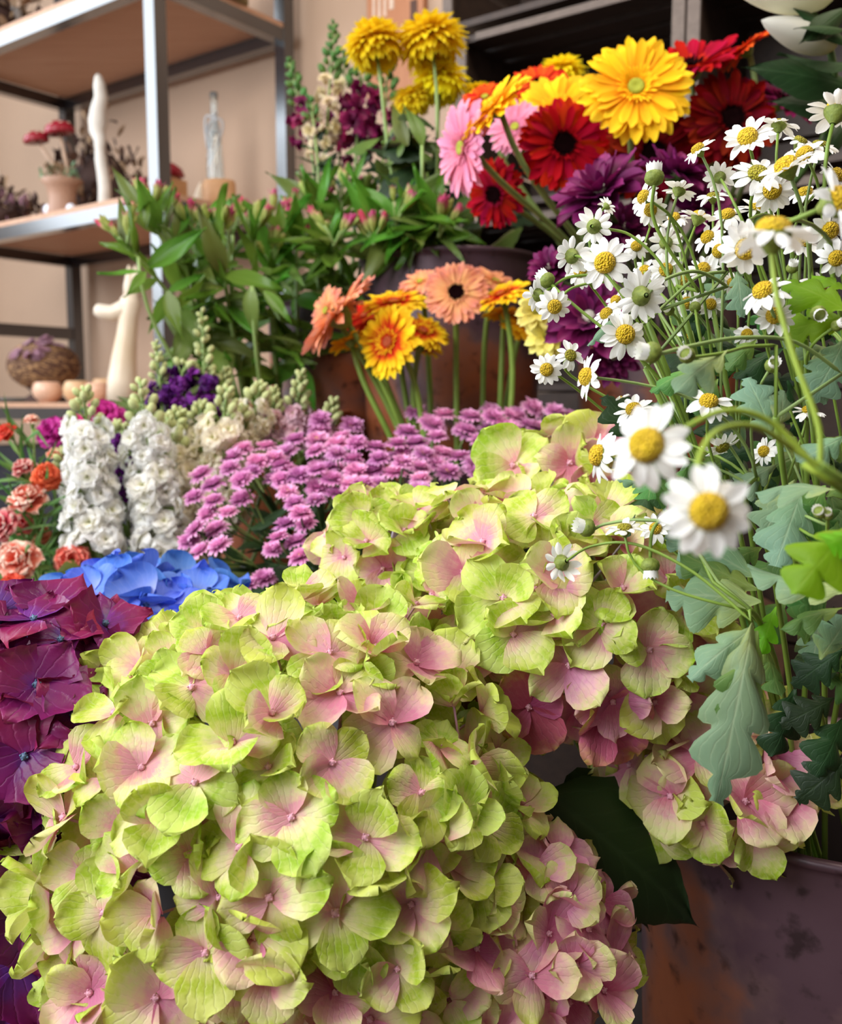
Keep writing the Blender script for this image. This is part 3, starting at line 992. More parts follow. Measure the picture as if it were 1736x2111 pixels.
def disc_mesh(m, r, hgt, green=True):
    mb = MB()
    mb.lathe([(r, 0.0), (r * 1.02, hgt * .3), (r * 0.88, hgt * .72), (r * 0.6, hgt * .95), (r * 0.25, hgt * .98), (1e-4, hgt * .9)], 18, 0)
    if green:
        mb.lathe([(0.0011, -r * 1.15), (r * 0.55, -r * 0.75), (r * 0.95, -r * 0.25), (r * 1.06, 0.0002)], 14, 1)
    return mb.mesh('flower_disc', [M[m], M['calyx']])


FD_Y = disc_mesh('disc_yellow', 0.0045, 0.0040)
FD_G = disc_mesh('disc_green', 0.0042, 0.0028)
mb = MB()
mb.ball(Vector((0, 0, 0)), 0.0042, 10, 0, None, 0.85)
for k in range(12):
    a = 2 * PI * k / 12
    petal(0.0052, 0.0019, 2, 3, 0.5, 0.6, 0.3, 0.0, 0, 0, k, mat=1, mb=mb, Mx=Matrix.Rotation(a, 4, 'Z') @ Matrix.Translation((0, 0.0030, 0.001)) @ Matrix.Rotation(1.5, 4, 'X'))
FBUD = mb.mesh('feverfew_bud', [M['calyx'], M['white_petal']])

# px, py, size in px, facing (right, up, towards camera), depth, kind: y yellow, g green, b bud
FEV = [
    (1542, 285, 105, (-.45, .45, .8), .46, 'y'), (1606, 258, 84, (.15, .95, -.12), .48, 'g'), (1650, 292, 80, (.4, .7, .5), .5, 'g'), (1724, 232, 125, (.3, .85, -.15), .42, 'y'),
    (1440, 309, 72, (-.6, .75, .25), .47, 'y'), (1349, 366, 50, (0, 1, -.05), .44, 'b'), (1329, 407, 76, (-.85, .3, .3), .45, 'y'), (1342, 432, 72, (-.5, -.35, .6), .46, 'y'), (1400, 393, 74, (.35, .9, -.15), .46, 'g'),
    (1484, 366, 66, (.1, .5, -.8), .48, 'g'), (1562, 359, 112, (-.05, .5, .85), .44, 'g'), (1622, 345, 122, (-.5, .72, .35), .42, 'y'), (1592, 392, 95, (-.2, -.3, .85), .46, 'y'), (1724, 362, 80, (.5, .4, .6), .48, 'y'),
    (1722, 418, 165, (.75, .25, .55), .31, 'y'), (1594, 482, 190, (.05, .97, .12), .27, 'y'), (1224, 467, 80, (.35, .2, -.8), .47, 'g'), (1251, 425, 44, (.7, .6, -.2), .48, 'g'), (1248, 542, 112, (-.4, -.1, .85), .44, 'y'),
    (1179, 528, 84, (-.25, .2, -.85), .46, 'g'), (1197, 560, 70, (-.4, .2, .7), .48, 'y'), (1322, 610, 110, (-.2, .15, -.9), .43, 'g'), (1288, 690, 104, (.15, .05, .95), .44, 'y'), (1251, 648, 70, (-.6, .5, .5), .46, 'y'),
    (1143, 632, 76, (.1, -.3, .9), .45, 'y'), (1109, 608, 74, (-.45, .2, -.75), .46, 'g'), (1128, 578, 42, (-.5, .6, -.3), .46, 'b'), (1127, 762, 70, (-.2, -.15, .95), .45, 'y'), (1176, 733, 68, (.2, .15, .9), .46, 'g'),
    (1212, 777, 98, (-.85, .05, .25), .42, 'y'), (1312, 508, 58, (-.1, .2, .9), .49, 'y'), (1373, 501, 72, (.1, .4, -.7), .5, 'g'), (1373, 556, 72, (-.2, -.15, .9), .48, 'y'), (1440, 449, 78, (.3, .8, .1), .5, 'y'),
    (1460, 490, 74, (-.7, .4, .5), .5, 'y'), (1484, 518, 74, (-.75, .1, .5), .49, 'y'), (1538, 512, 115, (-.1, -.45, .8), .4, 'y'), (1575, 602, 112, (-.5, .65, .5), .4, 'y'), (1596, 652, 90, (-.1, .1, .95), .41, 'y'),
    (1417, 625, 66, (-.5, .1, .8), .5, 'y'), (1464, 628, 62, (.2, .2, .9), .5, 'y'), (1423, 690, 60, (-.6, .1, .7), .5, 'y'), (1710, 474, 92, (.1, -.5, .8), .42, 'y'), (1724, 532, 84, (-.1, -.4, .9), .42, 'y'),
    (1687, 646, 40, (-.1, -.4, .85), .4, 'b'), (1433, 633, 30, (.1, .6, -.5), .46, 'b'), (1633, 553, 30, (0, .6, .5), .42, 'b'), (1725, 672, 30, (.4, .3, .6), .4, 'b'), (1592, 754, 38, (0, .3, .8), .4, 'b'), (1380, 640, 28, (-.6, .3, .5), .46, 'b'),
    (1417, 733, 42, (-.5, .2, .7), .36, 'b'), (1344, 727, 56, (-.95, .1, .2), .36, 'b'), (1461, 830, 98, (-.1, .7, .6), .42, 'y'), (1335, 919, 190, (-.55, .18, .75), .245, 'y'), (1460, 1055, 205, (-.05, .08, 1), .215, 'y'),
    (1236, 939, 115, (-.9, .15, .12), .40, 'y'), (1489, 921, 80, (.2, -.75, .4), .44, 'g'), (1158, 1160, 92, (-.35, -.2, -.8), .43, 'g'), (1288, 1090, 84, (-.1, .9, .25), .42, 'g'), (1210, 1088, 48, (-.75, .2, .2), .44, 'b'),
    (1341, 1166, 48, (0, -.95, .1), .42, 'b'), (1352, 1090, 66, (-.3, .3, .7), .45, 'y'), (1307, 846, 84, (-.3, .6, .5), .44, 'y'), (1279, 826, 48, (-.5, .6, -.3), .5, 'y'), (1667, 850, 74, (.1, .8, .3), .46, 'y'),
    (1576, 931, 62, (-.7, .2, .5), .46, 'y'), (1690, 1056, 34, (-.5, .3, .6), .36, 'b'), (1706, 1062, 28, (-.3, .5, .6), .36, 'b'), (1450, 555, 70, (-.2, .4, .8), .52, 'y'), (1510, 585, 64, (.2, .3, .8), .52, 'y'), (1660, 400, 82, (-.2, .8, .4), .5, 'y'),
    (1500, 445, 80, (-.3, .7, .5), .5, 'y'), (1560, 430, 84, (.1, .75, .5), .5, 'y'), (1660, 320, 92, (-.6, .5, .5), .47, 'y'), (1390, 450, 62, (-.3, .6, .6), .52, 'y'), (1405, 580, 62, (.1, .3, .8), .53, 'y'), (1655, 500, 90, (.1, .6, .6), .46, 'y'),
    (1330, 560, 66, (-.3, .4, .7), .52, 'y'), (1345, 455, 60, (.2, .7, .4), .52, 'y'), (1690, 300, 86, (.1, .8, .4), .48, 'g'), (1270, 620, 56, (-.5, .3, .6), .52, 'y'), (1540, 690, 60, (-.2, .3, .8), .5, 'y'), (1470, 405, 70, (-.1, .8, .3), .52, 'g'),
    (1690, 590, 76, (.2, .5, .7), .47, 'y'), (1625, 590, 60, (-.1, .5, .7), .5, 'g')]
# spray nodes: px, py, depth, label
SPRAYS = [
    (1470, 640, .50, 'feverfew stem with crowded blooms in front of the dark red gerberas'),
    (1640, 560, .49, 'feverfew stem carrying the topmost daisies beside the lily leaves'),
    (1395, 590, .47, 'feverfew stem whose half open bud stands upright above the purple mums'),
    (1330, 650, .45, 'feverfew stem bearing the big side-on daisies over the purple mums'),
    (1330, 760, .46, 'feverfew stem reaching out over the small pale yellow mums'),
    (1660, 700, .42, 'feverfew stem with daisies and a petalless yellow head by the bright leaf'),
    (1600, 860, .38, 'feverfew stem with blurred unopened heads arching over a leaf'),
    (1560, 985, .44, 'feverfew stem with small daisies amid the grey green leaves'),
    (1545, 1255, .40, 'feverfew stem with drooping daisies lying over the rose hydrangea'),
    (1660, 960, .27, 'feverfew stem with the blurred big daisy seen edge-on'),
    (1690, 960, .24, 'feverfew stem bent over with two very large blurred daisies'),
    (1745, 620, .44, 'feverfew stem with daisies at the photo edge under the lily leaves'),
]
VIA = {(1335, 919): [(1700, 985, .25), (1600, 878, .25), (1510, 846, .246), (1430, 872, .245)],
       (1460, 1055): [(1640, 930, .245), (1560, 880, .236), (1480, 888, .228), (1440, 950, .222), (1448, 1010, .219)],
       (1594, 482): [(1690, 975, .262), (1688, 880, .262), (1640, 745, .265), (1604, 620, .268), (1592, 530, .27)],
       (1158, 1160): [(1548, 1280, .40), (1430, 1180, .41), (1310, 1122, .42), (1220, 1126, .43)],
       (1341, 1166): [(1470, 1200, .41), (1420, 1100, .42), (1372, 1070, .42), (1345, 1095, .42)],
       (1210, 1088): [(1480, 1200, .41), (1400, 1090, .42), (1320, 1072, .43), (1250, 1080, .44)],
       (1344, 727): [(1736, 770, .40), (1640, 705, .39), (1530, 696, .38), (1430, 712, .37)],
       (1417, 733): [(1600, 712, .385), (1540, 715, .38), (1490, 728, .37)],
       (1236, 939): [(1500, 1040, .42), (1400, 985, .41), (1310, 960, .405)],
       (1109, 608): [(1330, 640, .46), (1250, 575, .46), (1180, 570, .46), (1140, 590, .46)],
       (1143, 632): [(1340, 650, .46), (1260, 585, .46), (1190, 590, .455), (1158, 610, .452)],
       (1288, 690): [(1500, 560, .47), (1440, 570, .46), (1380, 620, .455), (1330, 665, .447)],
       (1322, 610): [(1500, 590, .47), (1440, 560, .45), (1380, 572, .44), (1345, 598, .432)],
       (1224, 467): [(1400, 620, .47), (1360, 540, .47), (1300, 485, .47), (1250, 472, .47)],
       (1349, 366): [(1440, 600, .46), (1370, 500, .45), (1345, 440, .445), (1348, 390, .44)]}


def crom(pts, n=5):
    out = []
    for i in range(len(pts) - 1):
        p0, p1, p2, p3 = pts[max(i - 1, 0)], pts[i], pts[i + 1], pts[min(i + 2, len(pts) - 1)]
        for k in range(n):
            u = k / n
            out.append(0.5 * ((2 * p1) + (p2 - p0) * u + (2 * p0 - 5 * p1 + 4 * p2 - p3) * u * u + (3 * p1 - p0 - 3 * p2 + p3) * u ** 3))
    return out + [pts[-1]]


assign = {i: [] for i in range(len(SPRAYS))}
for f in FEV:
    if f[4] < 0.26:
        k = 10
    elif f[4] < 0.33:
        k = 9 if f[0] < 1700 else 11
    elif f[5] == 'b' and f[4] == .36 and f[0] < 1500:
        k = 6
    elif f[1] > 1050 and f[0] < 1400:
        k = 8
    else:
        best = None
        for i, s in enumerate(SPRAYS):
            if i in (6, 8, 9, 10):
                continue
            dy = s[1] - f[1]
            if dy < -10:
                continue
            c = math.hypot((s[0] - f[0]) * (1.0 if s[0] > f[0] - 20 else 2.0), dy) + abs(s[2] - f[4]) * 600
            if best is None or c < best[0]:
                best = (c, i)
        k = best[1] if best else 7
    assign[k].append(f)
LOBE = [lobed_leaf(0.05, 0.034, l_, 36, 8, b_, .45, 60 + i, .36, .72) for i, (l_, b_) in enumerate(((3, -.25), (2.5, -.1), (3, .15), (3.5, -.45)))]
LOBE_M = {k: [x.mesh('feverfew_leaf', M[k]) for x in LOBE] for k in ('leaf_grey', 'leaf_mid', 'leaf_bright', 'leaf_dark')}
fev_things = []
for i, (sx, sy, sd, lab) in enumerate(SPRAYS):
    if not assign[i]:
        continue
    rr = random.Random(900 + i)
    b = foot('front', rr)
    node = P(sx, sy, sd)
    t = Thing('feverfew_stem', lab, 'flower', b, None)
    fev_things.append((t, node, b))
    rp = rim_pt('front', node, rr)
    mid = P(max(1600, sx + 60), 1300, 0.5) if sd > .3 else P(1900, 1080, sd + .06)
    if sd < .3:
        rp = Vector((POTS['front'][0].x + .1, .56, POTS['front'][1] + .02))
    path = bez(b, rp + Vector((0.03 if sd < .3 else 0, 0, 0.03)), mid, node, 16)
    t.part('stem', stem_mesh(path, 0.0019, 0.0013, 'stem_green'))
    for (px, py, sz, fc, d, kind) in assign[i]:
        p = P(px, py, d)
        n = nrm(*fc)
        s = sz / F * d / 0.0230
        if kind == 'b':
            s = sz / F * d / 0.0100
        if kind == 'b':
            FM = frame(p, n, rr.random() * 6, s)
            t.part('flower_bud', FBUD, FM)
            back = 0.0032 * s
        else:
            FM = frame(p, n, rr.random() * 6, s)
            h = t.part('flower_head', FD_Y if kind == 'y' else FD_G, FM)
            np_ = rr.choice((11, 12, 13, 14))
            droop = rr.uniform(-0.35, 0.18)
            for k in range(np_):
                a = 2 * PI * k / np_ + rr.uniform(-.1, .1)
                t.part('petal', rr.choice(FP), Matrix.Rotation(a, 4, 'Z') @ Matrix.Translation((0, 0.0036, 0.0002 * (k % 2))) @ Matrix.Rotation(droop + rr.uniform(-.15, .15), 4, 'X') @ Matrix.Rotation(rr.uniform(-.3, .3), 4, 'Y') @ Matrix.Scale(rr.uniform(.9, 1.1), 4), h)
            back = 0.0045 * s
        hb = p - n * back
        # the stalk leaves a point of the main stem a bit below the node
        u = rr.uniform(0.0, 0.25) if (hb - node).length < 0.09 else 0.0
        st = path[int((1 - u) * (len(path) - 1))]
        dl = (hb - st).length
        pts = bez(st, st + (path[-1] - path[-3]).normalized() * dl * 0.45, hb - n * min(0.045, dl * 0.45), hb, 12)
        if (px, py) in VIA:
            pts = crom([P(*v) for v in VIA[(px, py)]] + [hb])
            j0 = min(range(len(path)), key=lambda q_: (path[q_] - pts[0]).length)
            if (path[j0] - pts[0]).length > .004:
                pts = [path[j0]] + pts
        t.part('stalk', stem_mesh(pts, 0.00085 * max(.9, s), 0.00075 * max(.9, s), 'stem_lime' if d < .3 else rr.choice(('stem_green', 'stem_pale', 'stem_green')), 6))

# leaves of the feverfew: px,py of base, px,py of tip, depth base, depth tip, width factor, colour, facing
FL = [
    (1552, 1285, 1490, 1610, .40, .37, .62, 'leaf_grey', (-.3, .25, 1)), (1555, 1290, 1420, 1395, .40, .40, .75, 'leaf_grey', (-.2, .5, .9)), (1560, 1300, 1545, 1500, .40, .385, .8, 'leaf_mid', (.3, .2, 1)),
    (1570, 1240, 1375, 1215, .42, .43, 1.15, 'leaf_grey', (0, .6, .8)), (1565, 1190, 1380, 1090, .44, .45, 1.0, 'leaf_grey', (-.2, .6, .8)), (1560, 1215, 1400, 1150, .43, .45, .9, 'leaf_mid', (-.1, .6, .8)),
    (1760, 1080, 1650, 1200, .31, .30, 1.05, 'leaf_bright', (-.2, .4, .9)), (1765, 1100, 1690, 1130, .31, .30, .8, 'leaf_bright', (-.1, .4, .9)),
    (1750, 640, 1620, 570, .40, .41, 1.1, 'leaf_bright', (0, .3, .9)), (1750, 660, 1630, 660, .41, .41, 1.0, 'leaf_bright', (.1, .2, .9)), (1745, 600, 1680, 550, .42, .43, .8, 'leaf_bright', (.1, .2, .9)),
    (1590, 905, 1560, 770, .40, .40, 1.0, 'leaf_grey', (-.1, .2, 1)), (1595, 900, 1640, 800, .40, .40, .8, 'leaf_grey', (.2, .2, 1)), (1760, 1215, 1545, 1195, .37, .40, .62, 'leaf_grey', (0, .8, .5)),
    (1745, 1250, 1610, 1270, .40, .40, .6, 'leaf_mid', (0, .8, .5)), (1660, 1330, 1680, 1230, .43, .42, 1.1, 'leaf_mid', (.2, .3, 1)), (1690, 1360, 1750, 1260, .42, .41, 1.1, 'leaf_grey', (.1, .3, 1)),
    (1520, 560, 1530, 625, .45, .44, 1.0, 'leaf_grey', (-.3, .3, 1)), (1282, 645, 1208, 705, .45, .45, .55, 'leaf_grey', (0, .7, .6)), (1500, 720, 1400, 780, .37, .36, .9, 'leaf_grey', (0, .6, .7)),
    (1430, 760, 1340, 800, .42, .42, .8, 'leaf_mid', (0, .6, .7)), (1480, 780, 1440, 850, .43, .42, .8, 'leaf_mid', (0, .5, .8)), (1560, 700, 1500, 760, .44, .44, .9, 'leaf_mid', (.2, .4, .8)), (1740, 730, 1600, 700, .43, .44, .8, 'leaf_grey', (0, .7, .6)),
    (1740, 700, 1700, 800, .42, .41, 1.1, 'leaf_grey', (.1, .4, .9)), (1640, 990, 1580, 1080, .42, .41, 1.1, 'leaf_grey', (-.2, .4, .9)), (1650, 1020, 1600, 1160, .41, .40, 1.1, 'leaf_grey', (-.3, .3, .9)), (1600, 960, 1480, 1010, .44, .44, .9, 'leaf_grey', (0, .6, .8)),
    (1700, 1000, 1640, 1130, .42, .41, 1.1, 'leaf_mid', (.1, .3, .9)), (1500, 1020, 1440, 1090, .45, .45, .8, 'leaf_mid', (-.2, .5, .8)), (1740, 900, 1640, 960, .39, .39, 1.0, 'leaf_grey', (0, .6, .8)), (1740, 1010, 1560, 975, .36, .38, .7, 'leaf_grey', (0, .8, .5)),
    (1400, 900, 1340, 980, .46, .46, .8, 'leaf_mid', (-.2, .5, .8)), (1330, 1000, 1275, 985, .45, .45, .6, 'leaf_grey', (0, .6, .8)), (1420, 960, 1380, 1040, .46, .46, .8, 'leaf_mid', (.2, .5, .8)), (1310, 1060, 1290, 1110, .45, .45, .5, 'leaf_grey', (0, .6, .8)),
    (1580, 1330, 1600, 1440, .46, .45, .9, 'leaf_mid', (.3, .3, .9)), (1640, 1420, 1610, 1560, .48, .47, 1.0, 'leaf_dark', (.2, .3, .9)), (1720, 1440, 1640, 1480, .47, .46, 1.1, 'leaf_dark', (0, .4, .9)), (1740, 1480, 1690, 1600, .47, .46, 1.1, 'leaf_dark', (.2, .3, .9)),
    (1750, 1560, 1670, 1640, .47, .46, 1.2, 'leaf_dark', (0, .4, .9)), (1740, 1340, 1640, 1400, .46, .46, 1.1, 'leaf_dark', (0, .5, .8)), (1600, 1250, 1570, 1340, .43, .42, .7, 'leaf_bright', (-.2, .3, .9)),
]
for k in range(85):
    rr = random.Random(4000 + k)
    px = rr.uniform(1330, 1750)
    lo = 560 + max(0, (1560 - px)) * 1.0
    py = rr.uniform(lo, 1480 if px > 1560 else 1130)
    if px < 1480 and py > 1010:
        continue
    a = rr.uniform(-PI, PI)
    ln = rr.uniform(70, 130)
    d = rr.uniform(.47, .56)
    FL.append((px, py, px + math.cos(a) * ln, py + math.sin(a) * ln, d, d - rr.uniform(0, .02), rr.uniform(.75, 1.1), rr.choice(('leaf_mid', 'leaf_mid', 'leaf_grey', 'leaf_dark', 'leaf_dark')), (rr.uniform(-.6, .6), rr.uniform(0, .8), rr.uniform(.4, 1))))
NEAR = (0, 1, 5, 7, 8)
for i, (x0, y0, x1, y1, d0, d1, wf, mk, fc) in enumerate(FL):
    a, b = P(x0, y0, d0), P(x1, y1, d1)
    ln = (b - a).length
    # leaf goes to the feverfew stem that passes closest
    best = min(range(len(fev_things)), key=lambda q: (fev_things[q][1] - a).length if (fev_things[q][1] - CAM).length > .33 else 9)
    if x0 < 1600 and y0 > 1150 and d0 < .45:
        best = [q for q in range(len(fev_things)) if 'drooping' in fev_things[q][0].root['label']][0]
    t, node, base = fev_things[best]
    mm = random.Random(i).choice(LOBE_M[mk])
    Mx = along(a, b - a, nrm(*fc)) @ Matrix.Diagonal((ln / 0.046 * wf, ln / 0.046, ln / 0.046, 1))
    t.part('leaf', mm, Mx)

# ------------------------------------------------------------------ gerberas
GP = {}


def ger_petals(key):
    if key not in GP:
        GP[key] = [petal(0.037, 0.0100, 4, 8, 0.45, 0.84, c_, b_, 0.05, 0, 70 + i, 1.0, endw=.5).mesh('gerbera_petal', M[key]) for i, (c_, b_) in enumerate(((.3, -.02), (.1, -.10), (.4, .06), (.2, -.18)))]
    return GP[key]


HEADS = {}


def ger_head(key, core):
    """eye, ring of short inner florets and the green calyx of a gerbera"""
    if (key, core) not in HEADS:
        mb = MB()
        ks = 1.5 if core == 'dark_core' else 1.0
        mb.lathe([(0.0072 * ks, 0.001), (0.0070 * ks, 0.0030), (0.005 * ks, 0.0038), (0.0025 * ks, 0.0030), (1e-4, 0.0024)], 18, 0)
        rr = random.Random(5)
        for ring, (r0, n_, l_, pit) in enumerate(((0.0068, 30, 0.0085, .75), (0.0075, 34, 0.0125, .38))):
            for k in range(n_):
                petal(l_ * rr.uniform(.8, 1.2), 0.0022, 2, 3, .5, .6, .2, 0, 0, 0, k, mat=0 if (core == 'dark_core' and ring == 0) else 1, mb=mb, Mx=Matrix.Rotation(2 * PI * k / n_ + ring * .1, 4, 'Z') @ Matrix.Translation((0, r0, 0.0012)) @ Matrix.Rotation(pit + rr.uniform(-.2, .2), 4, 'X'))
        mb.lathe([(0.003, -0.015), (0.009, -0.009), (0.0115, -0.003), (0.012, 0.0)], 16, 2)
        HEADS[(key, core)] = mb.mesh('gerbera_head', [M[core], M[key], M['stem_green']])
    return HEADS[(key, core)]


def gerbera(label, px, py, size, d, fc, mat, core, potk, group=None, rings=(34, 26), droop=0.0, inner=None, stem='stem_green', bow=0.06, seed=0):
    rr = random.Random(seed + int(px * 3 + py))
    p, n = P(px, py, d), nrm(*fc)
    s = size / F * d / 0.094
    b = foot(potk, rr)
    t = Thing('gerbera', label, 'flower', b, group)
    hb = p - n * 0.014 * s
    rp = rim_pt(potk, hb, rr)
    rise = (hb - rp).length
    pts = bez(b, rp + (rp - b) * 0.2, hb - n * min(bow, rise * .4) - Vector((0, 0, rise * .25)), hb, 14)
    t.part('stem', stem_mesh(pts, 0.0036, 0.0030, stem, 8))
    FM = frame(p, n, rr.random() * 6, s)
    h = t.part('flower_head', ger_head(inner or mat, core), FM)
    for ring, (cnt, ln, r0, pit) in enumerate(((rings[0], 1.06, 0.009, -0.02 + droop), (rings[1], 0.84, 0.0085, 0.10 + droop * .6))):
        for k in range(cnt):
            a = 2 * PI * (k + .5 * ring) / cnt + rr.uniform(-.05, .05)
            t.part('petal', rr.choice(ger_petals(mat)), Matrix.Rotation(a, 4, 'Z') @ Matrix.Translation((0, r0, 0.0006 * ring)) @ Matrix.Rotation(pit + rr.uniform(-.09, .09), 4, 'X') @ Matrix.Rotation(rr.uniform(-.2, .2), 4, 'Y') @ Matrix.Scale(ln * rr.uniform(.94, 1.05), 4), h)
    return t


gerbera('large golden yellow gerbera with a green eye, facing out above the red ones', 1311, 180, 232, .92, (-.05, .16, .95), 'ger_yellow', 'green_core', 'm2', stem='stem_pale', rings=(38, 30))
gerbera('golden gerbera seen slantwise above the pink gerbera', 1018, 218, 180, .93, (-.62, .55, .38), 'ger_yellow', 'green_core', 'm2', stem='stem_pale')
gerbera('pink gerbera seen from its side, bending outward below the slanting golden one', 952, 305, 188, .95, (-.82, -.12, .42), 'ger_pink', 'green_core', 'm2', stem='stem_pale')
gerbera('paler pink gerbera half hidden behind the slanting golden one', 1062, 262, 120, 1.02, (-.3, .2, .8), 'ger_pink', 'green_core', 'm2', stem='stem_pale')
gerbera('bright red gerbera with a black eye in front of a golden one', 1162, 298, 190, .96, (.05, -.06, .98), 'ger_red', 'dark_core', 'm2', stem='stem_pale', rings=(38, 30))
gerbera('golden gerbera behind the bright red one, only its upper petals showing', 1150, 232, 188, 1.03, (-.25, .25, .9), 'ger_yellow', 'green_core', 'm2', stem='stem_pale')
gerbera('orange red gerbera peeping out between two golden ones', 1112, 176, 128, 1.08, (-.1, .45, .85), 'ger_orange', 'dark_core', 'm2', stem='stem_pale')
gerbera('red gerbera facing up, behind the large golden one', 1425, 138, 200, 1.02, (-.25, .72, .55), 'ger_crimson', 'dark_core', 'm2', stem='stem_pale', inner='ger_orange', droop=.28)
gerbera('scarlet gerbera seen edge-on near the lily leaf', 1536, 100, 128, 1.0, (-.58, .76, .12), 'ger_orange', 'dark_core', 'm2', stem='stem_pale')
gerbera('dark red gerbera with a black eye above the feverfew', 1508, 245, 200, 1.0, (.1, .0, .98), 'ger_darkred', 'dark_core', 'm2', stem='stem_pale', rings=(38, 30))
gerbera('dark red gerbera in the shade under the large golden one', 1345, 318, 210, 1.02, (.0, -.12, .98), 'ger_darkred', 'dark_core', 'm2', stem='stem_pale', rings=(38, 30))
gerbera('magenta gerbera in the gloom under the lily leaf', 1610, 205, 160, 1.04, (.3, .6, .5), 'ger_magenta', 'dark_core', 'm2', stem='stem_pale')
gerbera('crimson gerbera turned away under the pink gerbera', 1020, 400, 140, 1.06, (-.5, -.35, .6), 'ger_crimson', 'dark_core', 'm2', stem='stem_pale')
gerbera('orange gerbera mostly hidden behind the slanting golden one', 1000, 200, 100, 1.1, (-.2, .5, .7), 'ger_orange', 'green_core', 'm2', stem='stem_pale')
gerbera('crimson gerbera low behind the bright red one', 1240, 330, 130, 1.05, (.2, -.2, .9), 'ger_crimson', 'dark_core', 'm2', stem='stem_pale')

gerbera('peach gerbera seen edge-on at the end of the lower gerbera bunch', 696, 650, 212, 1.0, (-.76, .62, .14), 'ger_peach', 'dark_core', 'ger')
gerbera('small orange peach gerbera behind the edge-on peach one', 672, 640, 105, 1.04, (-.7, .2, .6), 'ger_peach', 'green_core', 'ger')
gerbera('amber gerbera with a red centre facing up behind the main bicolour one', 812, 622, 140, 1.04, (-.1, .82, .5), 'ger_bicolor', 'red_core', 'ger')
gerbera('yellow rimmed red gerbera tipped downwards in front of the lower bunch', 800, 705, 155, .98, (-.62, .1, .72), 'ger_bicolor', 'red_core', 'ger', rings=(34, 28))
gerbera('red and yellow gerbera touching the tipped bicolour one', 872, 682, 118, 1.01, (.25, .62, .55), 'ger_bicolor', 'red_core', 'ger')
gerbera('round peach gerbera with a dark eye facing straight out', 940, 603, 132, 1.0, (-.05, .12, .98), 'ger_peach', 'dark_core', 'ger', rings=(38, 30))
gerbera('red and yellow gerbera facing upward beside the round peach one', 1033, 606, 122, 1.0, (-.36, .74, .42), 'ger_bicolor', 'red_core', 'ger')
gerbera('apricot gerbera behind the round peach one', 1022, 580, 118, 1.06, (.3, .7, .5), 'ger_peach', 'green_core', 'ger')
gerbera('yellow gerbera seen from below beside the edge-on peach one', 722, 704, 95, 1.02, (-.35, .88, -.1), 'ger_yellow', 'green_core', 'ger')
gerbera('small apricot gerbera behind the round peach one and above the amber one', 866, 580, 88, 1.06, (-.2, .6, .6), 'ger_peach', 'green_core', 'ger')
gerbera('ochre gerbera seen from below under the round peach one', 868, 712, 95, 1.06, (.3, .85, -.15), 'ger_bicolor', 'red_core', 'ger')
gerbera('amber gerbera under the pale yellow mums', 1080, 672, 105, 1.05, (.3, .55, .55), 'ger_yellow', 'red_core', 'ger')
gerbera('deep yellow gerbera half hidden under the upward facing bicolour one', 1040, 650, 90, 1.06, (.1, .85, -.1), 'ger_yellow', 'red_core', 'ger')
gerbera('orange gerbera between the amber and tipped bicolour ones', 750, 650, 90, 1.08, (-.3, .6, .6), 'ger_orange', 'red_core', 'ger')

# ------------------------------------------------------------------ chrysanthemums


def mum_mesh(key, rows, R0, eye=None, hemi=1.0, seed=0, calyx=True, thin=0.0105, bend=None):
    """many petalled head: rows of (count, length, pitch)"""
    mb = MB()
    rr = random.Random(seed)
    mats = [M[key], M['stem_dark'], M[eye] if eye else M[key]]
    for ring, (n_, l_, pit) in enumerate(rows):
        for k in range(n_):
            petal(l_ * rr.uniform(.88, 1.1), thin, 2, 4, .5, .65, .5, (rr.uniform(-.1, .3) if pit > .2 else -.2) if bend is None else bend + rr.uniform(-.12, .12), 0, 0, ring * 50 + k, .9, 0, mb,
                  Matrix.Rotation(2 * PI * (k + .5 * (ring % 2)) / n_ + rr.uniform(-.08, .08), 4, 'Z') @ Matrix.Translation((0, R0 * .3, 0.001 * ring)) @ Matrix.Rotation(pit + rr.uniform(-.1, .1), 4, 'X'))
    mb.ball(Vector((0, 0, R0 * .18)), R0 * .28, 10, 2, None, .6)
    if calyx:
        mb.lathe([(R0 * .08, -R0 * .38), (R0 * .3, -R0 * .26), (R0 * .36, -R0 * .05), (R0 * .3, R0 * .06)], 12, 1)
    return mb.mesh('mum_head', mats)


MUMLEAF = [lobed_leaf(0.055, 0.034, 2.5, 24, 6, b_, .3, 260 + i, .3, .4).mesh('mum_leaf', M[k_]) for i, (b_, k_) in enumerate(((-.3, 'leaf_dark'), (-.1, 'leaf_olive'), (-.5, 'leaf_dark'), (.1, 'leaf_olive')))]
MUM_Y = [mum_mesh('mum_yellow', [(24, .025, -.85), (26, .027, -.5), (26, .027, -.2), (24, .026, .1), (22, .025, .4), (18, .022, .7), (14, .019, 1.0), (8, .016, 1.3)], .028, seed=s_, thin=.0085, bend=-.42) for s_ in (1, 2)]
SANT = [mum_mesh('santini', [(17, .0112, .02), (14, .0096, .28), (10, .0072, .6), (6, .005, .95)], .0105, 'santini_eye' if s_ == 2 else None, seed=s_, thin=.0042) for s_ in (1, 2, 3)]


